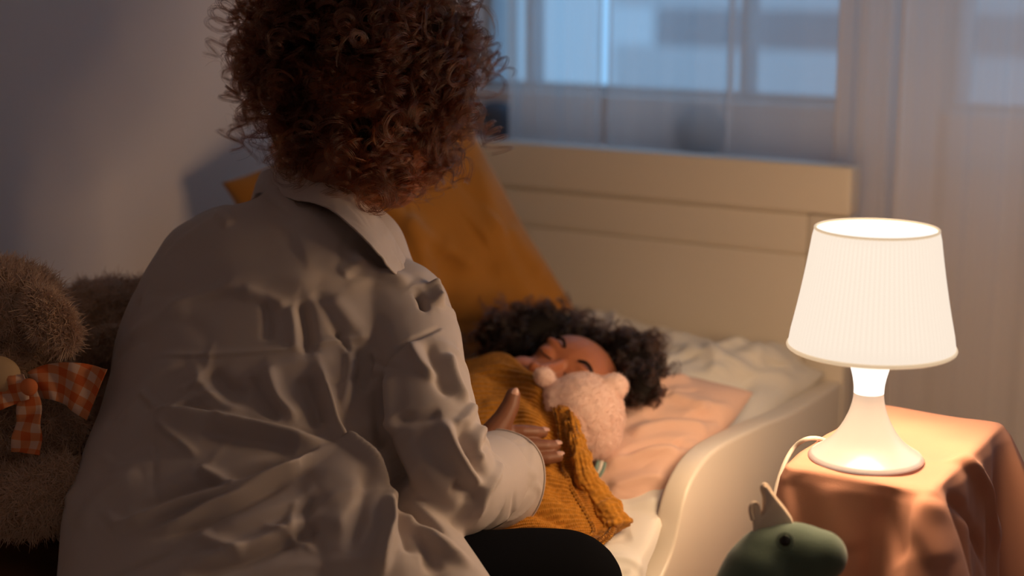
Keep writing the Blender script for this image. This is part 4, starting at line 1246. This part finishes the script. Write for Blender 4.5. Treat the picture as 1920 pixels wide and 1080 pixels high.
link('body', fuse(mb, .003, 6), 'pinkplush', pb)
P = resample([bq(1128, 862, -.012), bq(1123, 878, -.016), bq(1112, 893, -.016), bq(1098, 905, -.01)], 20)
for k, (m_, o) in enumerate((('mint', 0), ('sheet', .0042), ('mint', .0084))):
    build('neck_ribbon', MB().tube(P + X_ * (o - .004) - U_ * o * .4, .0026, 8, flat=.6), m_, pb, smooth=True)

# ---- mustard knit blanket ----
rows = [   # from far edge to near edge, left (foot) to right (hem)
    [at(700, 760, 2.16), at(820, 735, 2.16), at(890, 715, 2.15), at(935, 712, 2.13), at(985, 722, 2.09), at(1015, 733, 2.075)],
    [at(690, 745, 2.09), at(810, 700, 2.09), at(880, 676, 2.08), at(932, 664, 2.065), at(978, 684, 2.03), at(1025, 722, 2.012)],
    [at(680, 790, 2.02), at(800, 745, 2.015), at(885, 722, 2.005), at(940, 722, 1.995), at(1005, 740, 1.955), at(1068, 778, 1.925)],
    [at(680, 850, 1.97), at(800, 810, 1.955), at(890, 790, 1.94), at(950, 790, 1.935), at(1015, 800, 1.915), at(1086, 836, 1.900)],
    [at(690, 920, 1.92), at(800, 885, 1.91), at(890, 862, 1.90), at(955, 862, 1.895), at(1022, 868, 1.885), at(1096, 892, 1.885)],
    [at(710, 990, 1.88), at(810, 960, 1.865), at(900, 940, 1.855), at(970, 930, 1.85), at(1040, 932, 1.855), at(1120, 945, 1.872)],
    [at(740, 1050, 1.84), at(830, 1020, 1.83), at(915, 1000, 1.82), at(990, 985, 1.815), at(1070, 992, 1.825), at(1150, 992, 1.845)],
    [at(760, 1100, 1.83), at(850, 1065, 1.82), at(930, 1035, 1.815), at(1000, 1022, 1.805), at(1070, 1022, 1.81), at(1120, 1022, 1.825)],
]
NU, NV = 620, 560
G = grid_surface(rows, NU, NV); me = grid_mesh(G); V = gv(me); N = gn(me)
if N @ (np.array([0, -.6, .8])) @ np.ones(len(N)) < 0: me.flip_normals(); N = -N
cast = cast_fn(me); acc = np.zeros(len(V))
for poly, am, w1, w2 in (([(905, 690), (950, 690), (990, 712), (1020, 745)], .005, .006, .010), ([(880, 700), (930, 712), (975, 735), (1010, 775)], -.005, .007, .007),
                         ([(1005, 735), (1030, 790), (1045, 850), (1050, 910)], -.012, .012, .014), ([(1055, 790), (1075, 850), (1090, 910), (1115, 965)], .006, .007, .007),
                         ([(900, 760), (950, 760), (1000, 785)], .004, .010, .012), ([(980, 910), (1040, 895), (1075, 905)], .006, .010, .012), ([(950, 950), (1020, 965), (1085, 990)], -.008, .008, .006),
                         ([(960, 935), (1030, 945), (1090, 965)], .006, .010, .008), ([(1000, 880), (1050, 930), (1080, 985)], -.004, .01, .01)):
    P = [cast(*q) for q in poly]; P = [q for q in P if q is not None]
    if len(P) > 1: fold(V, N, P, am, w1, w2, acc)
uu, vv = np.meshgrid(np.linspace(0, 1, NU), np.linspace(0, 1, NV)); uu = uu.ravel(); vv = vv.ravel()
# knit: rows of small stitches; ribbed border along the hem
rib = np.sin(2 * math.pi * (vv * 62 + .5 * np.sin(uu * 9))); st = np.sin(2 * math.pi * (uu * 110 + .25 * np.sign(rib)))
hem = uu > .90
acc += np.where(hem, .0013 * np.sin(2 * math.pi * vv * 90) + .0006 * np.sin(2 * math.pi * uu * 150), .0010 * rib + .0005 * st * (.5 + .5 * rib))
acc += .0045 * np.exp(-((uu - .985) / .02) ** 2) + .0028 * np.exp(-((uu - .90) / .006) ** 2) + .002 * nz_fast(V, 14, 111)
sv(me, V + N * acc[:, None])
me = solid(me, .0045)
bl = link('knit_blanket', me, 'knit'); tag(bl, 'mustard chunky knit blanket over the sleeping child, ribbed hem turned back', 'blanket')
# rolled ribbed hem (a part with a look of its own)
R1 = resample([at(1012, 722, 2.0), at(1044, 750, 1.95), at(1072, 792, 1.918), at(1088, 845, 1.893), at(1098, 890, 1.88), (at(1118, 925, 1.878)), at(1145, 960, 1.862), at(1160, 990, 1.85)], 120)
rad = [.0075 + .0035 * (i / 120) + .0012 * math.sin(i * .55) + (.006 if i > 95 else .006 * max(0, (i - 60) / 35)) for i in range(120)]
hm_ = MB()
rings = []
pts = R1; T = np.gradient(pts, axis=0); x, y, _ = frame(T[0])
for i, (p, t, r) in enumerate(zip(pts, T, rad)):
    t = t / np.linalg.norm(t); x = x - t * (x @ t); x /= np.linalg.norm(x); y = np.cross(t, x)
    rings.append(np.array([p + (r + .0007 * math.sin(14 * a_) * 1) * (x * math.cos(a_) + y * .7 * math.sin(a_)) for a_ in np.linspace(0, 2 * math.pi, 48, endpoint=False)]))
hm_.loft(rings)
me = raw_mesh(hm_.V(), hm_.f); me = subdiv(me, 1); V = gv(me); N = gn(me)
sv(me, V + N * (.0010 * nz_fast(V, 110, 121))[:, None])
link('rolled_hem', me, 'knit', bl)

# ================================================================== TEDDY BEARS
def teddy(name, label, parts, furn, fl, keep=None):
    c = np.mean([p[0] for p in parts], axis=0); e0 = empty(name, (c[0], c[1], .39), label, 'teddy bear', 'teddy bears by the wall')
    mb = MB()
    for p, r, ax in parts: mb.ell(p, r, ax)
    me = fuse(mb, .005, 5); V = gv(me); N = gn(me)
    sv(me, V + N * (.0035 * nz_fast(V, 34, 5) + .002 * nz_fast(V, 70, 6))[:, None])
    b = link('body', me.copy(), 'teddy', e0)
    fur('fur', me, furn, fl, .00050, 'teddy_fur', b, m=5, curl=1.2)
    return e0, me
td = 1.80; ts = td / FPX; tq = lambda px, py, dz=0: at(px, py, td + dz)
A3 = [X_, U_, D_]
parts = [(tq(10, 610), (122 * ts, 120 * ts, 105 * ts), A3), (tq(-60, 520), (50 * ts, 50 * ts, 26 * ts), A3),
         (tq(40, 850, .02), (125 * ts, 140 * ts, 110 * ts), A3), (tq(75, 930, -.06), (110 * ts, 62 * ts, 62 * ts), [imgdir(.95, .25, 0), imgdir(-.25, .95, 0), D_]), (tq(-90, 900, -.04), (80 * ts, 70 * ts, 60 * ts), A3), (tq(-20, 690, -.055), (55 * ts, 45 * ts, 40 * ts), A3), (tq(120, 800, .0), (50 * ts, 90 * ts, 50 * ts), [imgdir(.9, .3, 0), imgdir(-.3, .9, 0), D_])]
t1, tme = teddy('teddy_bear', 'large grey brown teddy bear with orange gingham bow at the left edge', parts, 60000, .009)
for ex0, ey0, er, rot in ((97, 600, (36, 64, 17), .60), (-95, 560, (36, 60, 17), -.5)):
    mb = MB().ell(tq(ex0, ey0, -.067), (er[0] * ts, er[1] * ts, er[2] * ts), [imgdir(.8, rot, .35), imgdir(-rot, .8, 0), imgdir(-.3, 0, .95)])
    em = fuse(mb, .003, 3); V = gv(em); N = gn(em); sv(em, V + N * (.002 * nz_fast(V, 60, 7))[:, None])
    eo = link('ear', em.copy(), 'teddy', t1); fur('ear_fur', em, 7000, .008, .0005, 'teddy_fur', eo, m=5, curl=1.2)
build('muzzle', MB().ell(tq(-14, 703, -.085), (50 * ts, 36 * ts, 26 * ts), A3, 32, 20), 'teddy_light', t1, smooth=True)
def ribbon(poly, w, dz, name='bow_ribbon', wav=.004):
    P = resample([tq(x, y, dz) for x, y in poly], 40)
    rows = []; V = []; uv = []
    L = 0
    for i, p in enumerate(P):
        if i: L += np.linalg.norm(P[i] - P[i - 1])
        t = P[min(i + 1, 39)] - P[max(i - 1, 0)]; t /= np.linalg.norm(t); sd = np.cross(t, D_); sd /= np.linalg.norm(sd)
        ww = w[0] + (w[1] - w[0]) * i / 39
        for k in range(9):
            f = k / 8 - .5; V.append(p + sd * ww * f + D_ * wav * math.sin(i * .35 + k * .5)); uv.append((L / .019, (f + .5) * ww / .019))
    F = [(i * 9 + k, i * 9 + k + 1, (i + 1) * 9 + k + 1, (i + 1) * 9 + k) for i in range(39) for k in range(8)]
    return link(name, solid(raw_mesh(V, F, uv), .0012), 'gingham', t1)
ribbon([(52, 728), (55, 770), (52, 810), (48, 850)], (.022, .034), -.088)
ribbon([(60, 722), (100, 715), (140, 722), (182, 740)], (.030, .062), -.078)
ribbon([(50, 725), (10, 735), (-40, 750)], (.028, .04), -.092)
build('bow_knot', MB().ell(tq(54, 726, -.093), (16 * ts, 16 * ts, 11 * ts), A3, 20, 14), 'orange', t1, smooth=True)
td = 2.0; ts = td / FPX
parts = [(tq(205, 615), (82 * ts, 92 * ts, 75 * ts), A3), (tq(230, 800, .0), (105 * ts, 130 * ts, 95 * ts), A3), (tq(155, 560), (34 * ts, 34 * ts, 20 * ts), A3), (tq(262, 555), (34 * ts, 34 * ts, 20 * ts), A3), (tq(215, 640, -.06), (36 * ts, 30 * ts, 24 * ts), A3), (tq(150, 880, -.05), (50 * ts, 40 * ts, 50 * ts), A3)]
t2, _ = teddy('teddy_bear', 'darker brown teddy bear behind the gingham bow one, half hidden by the woman', parts, 32000, .009)
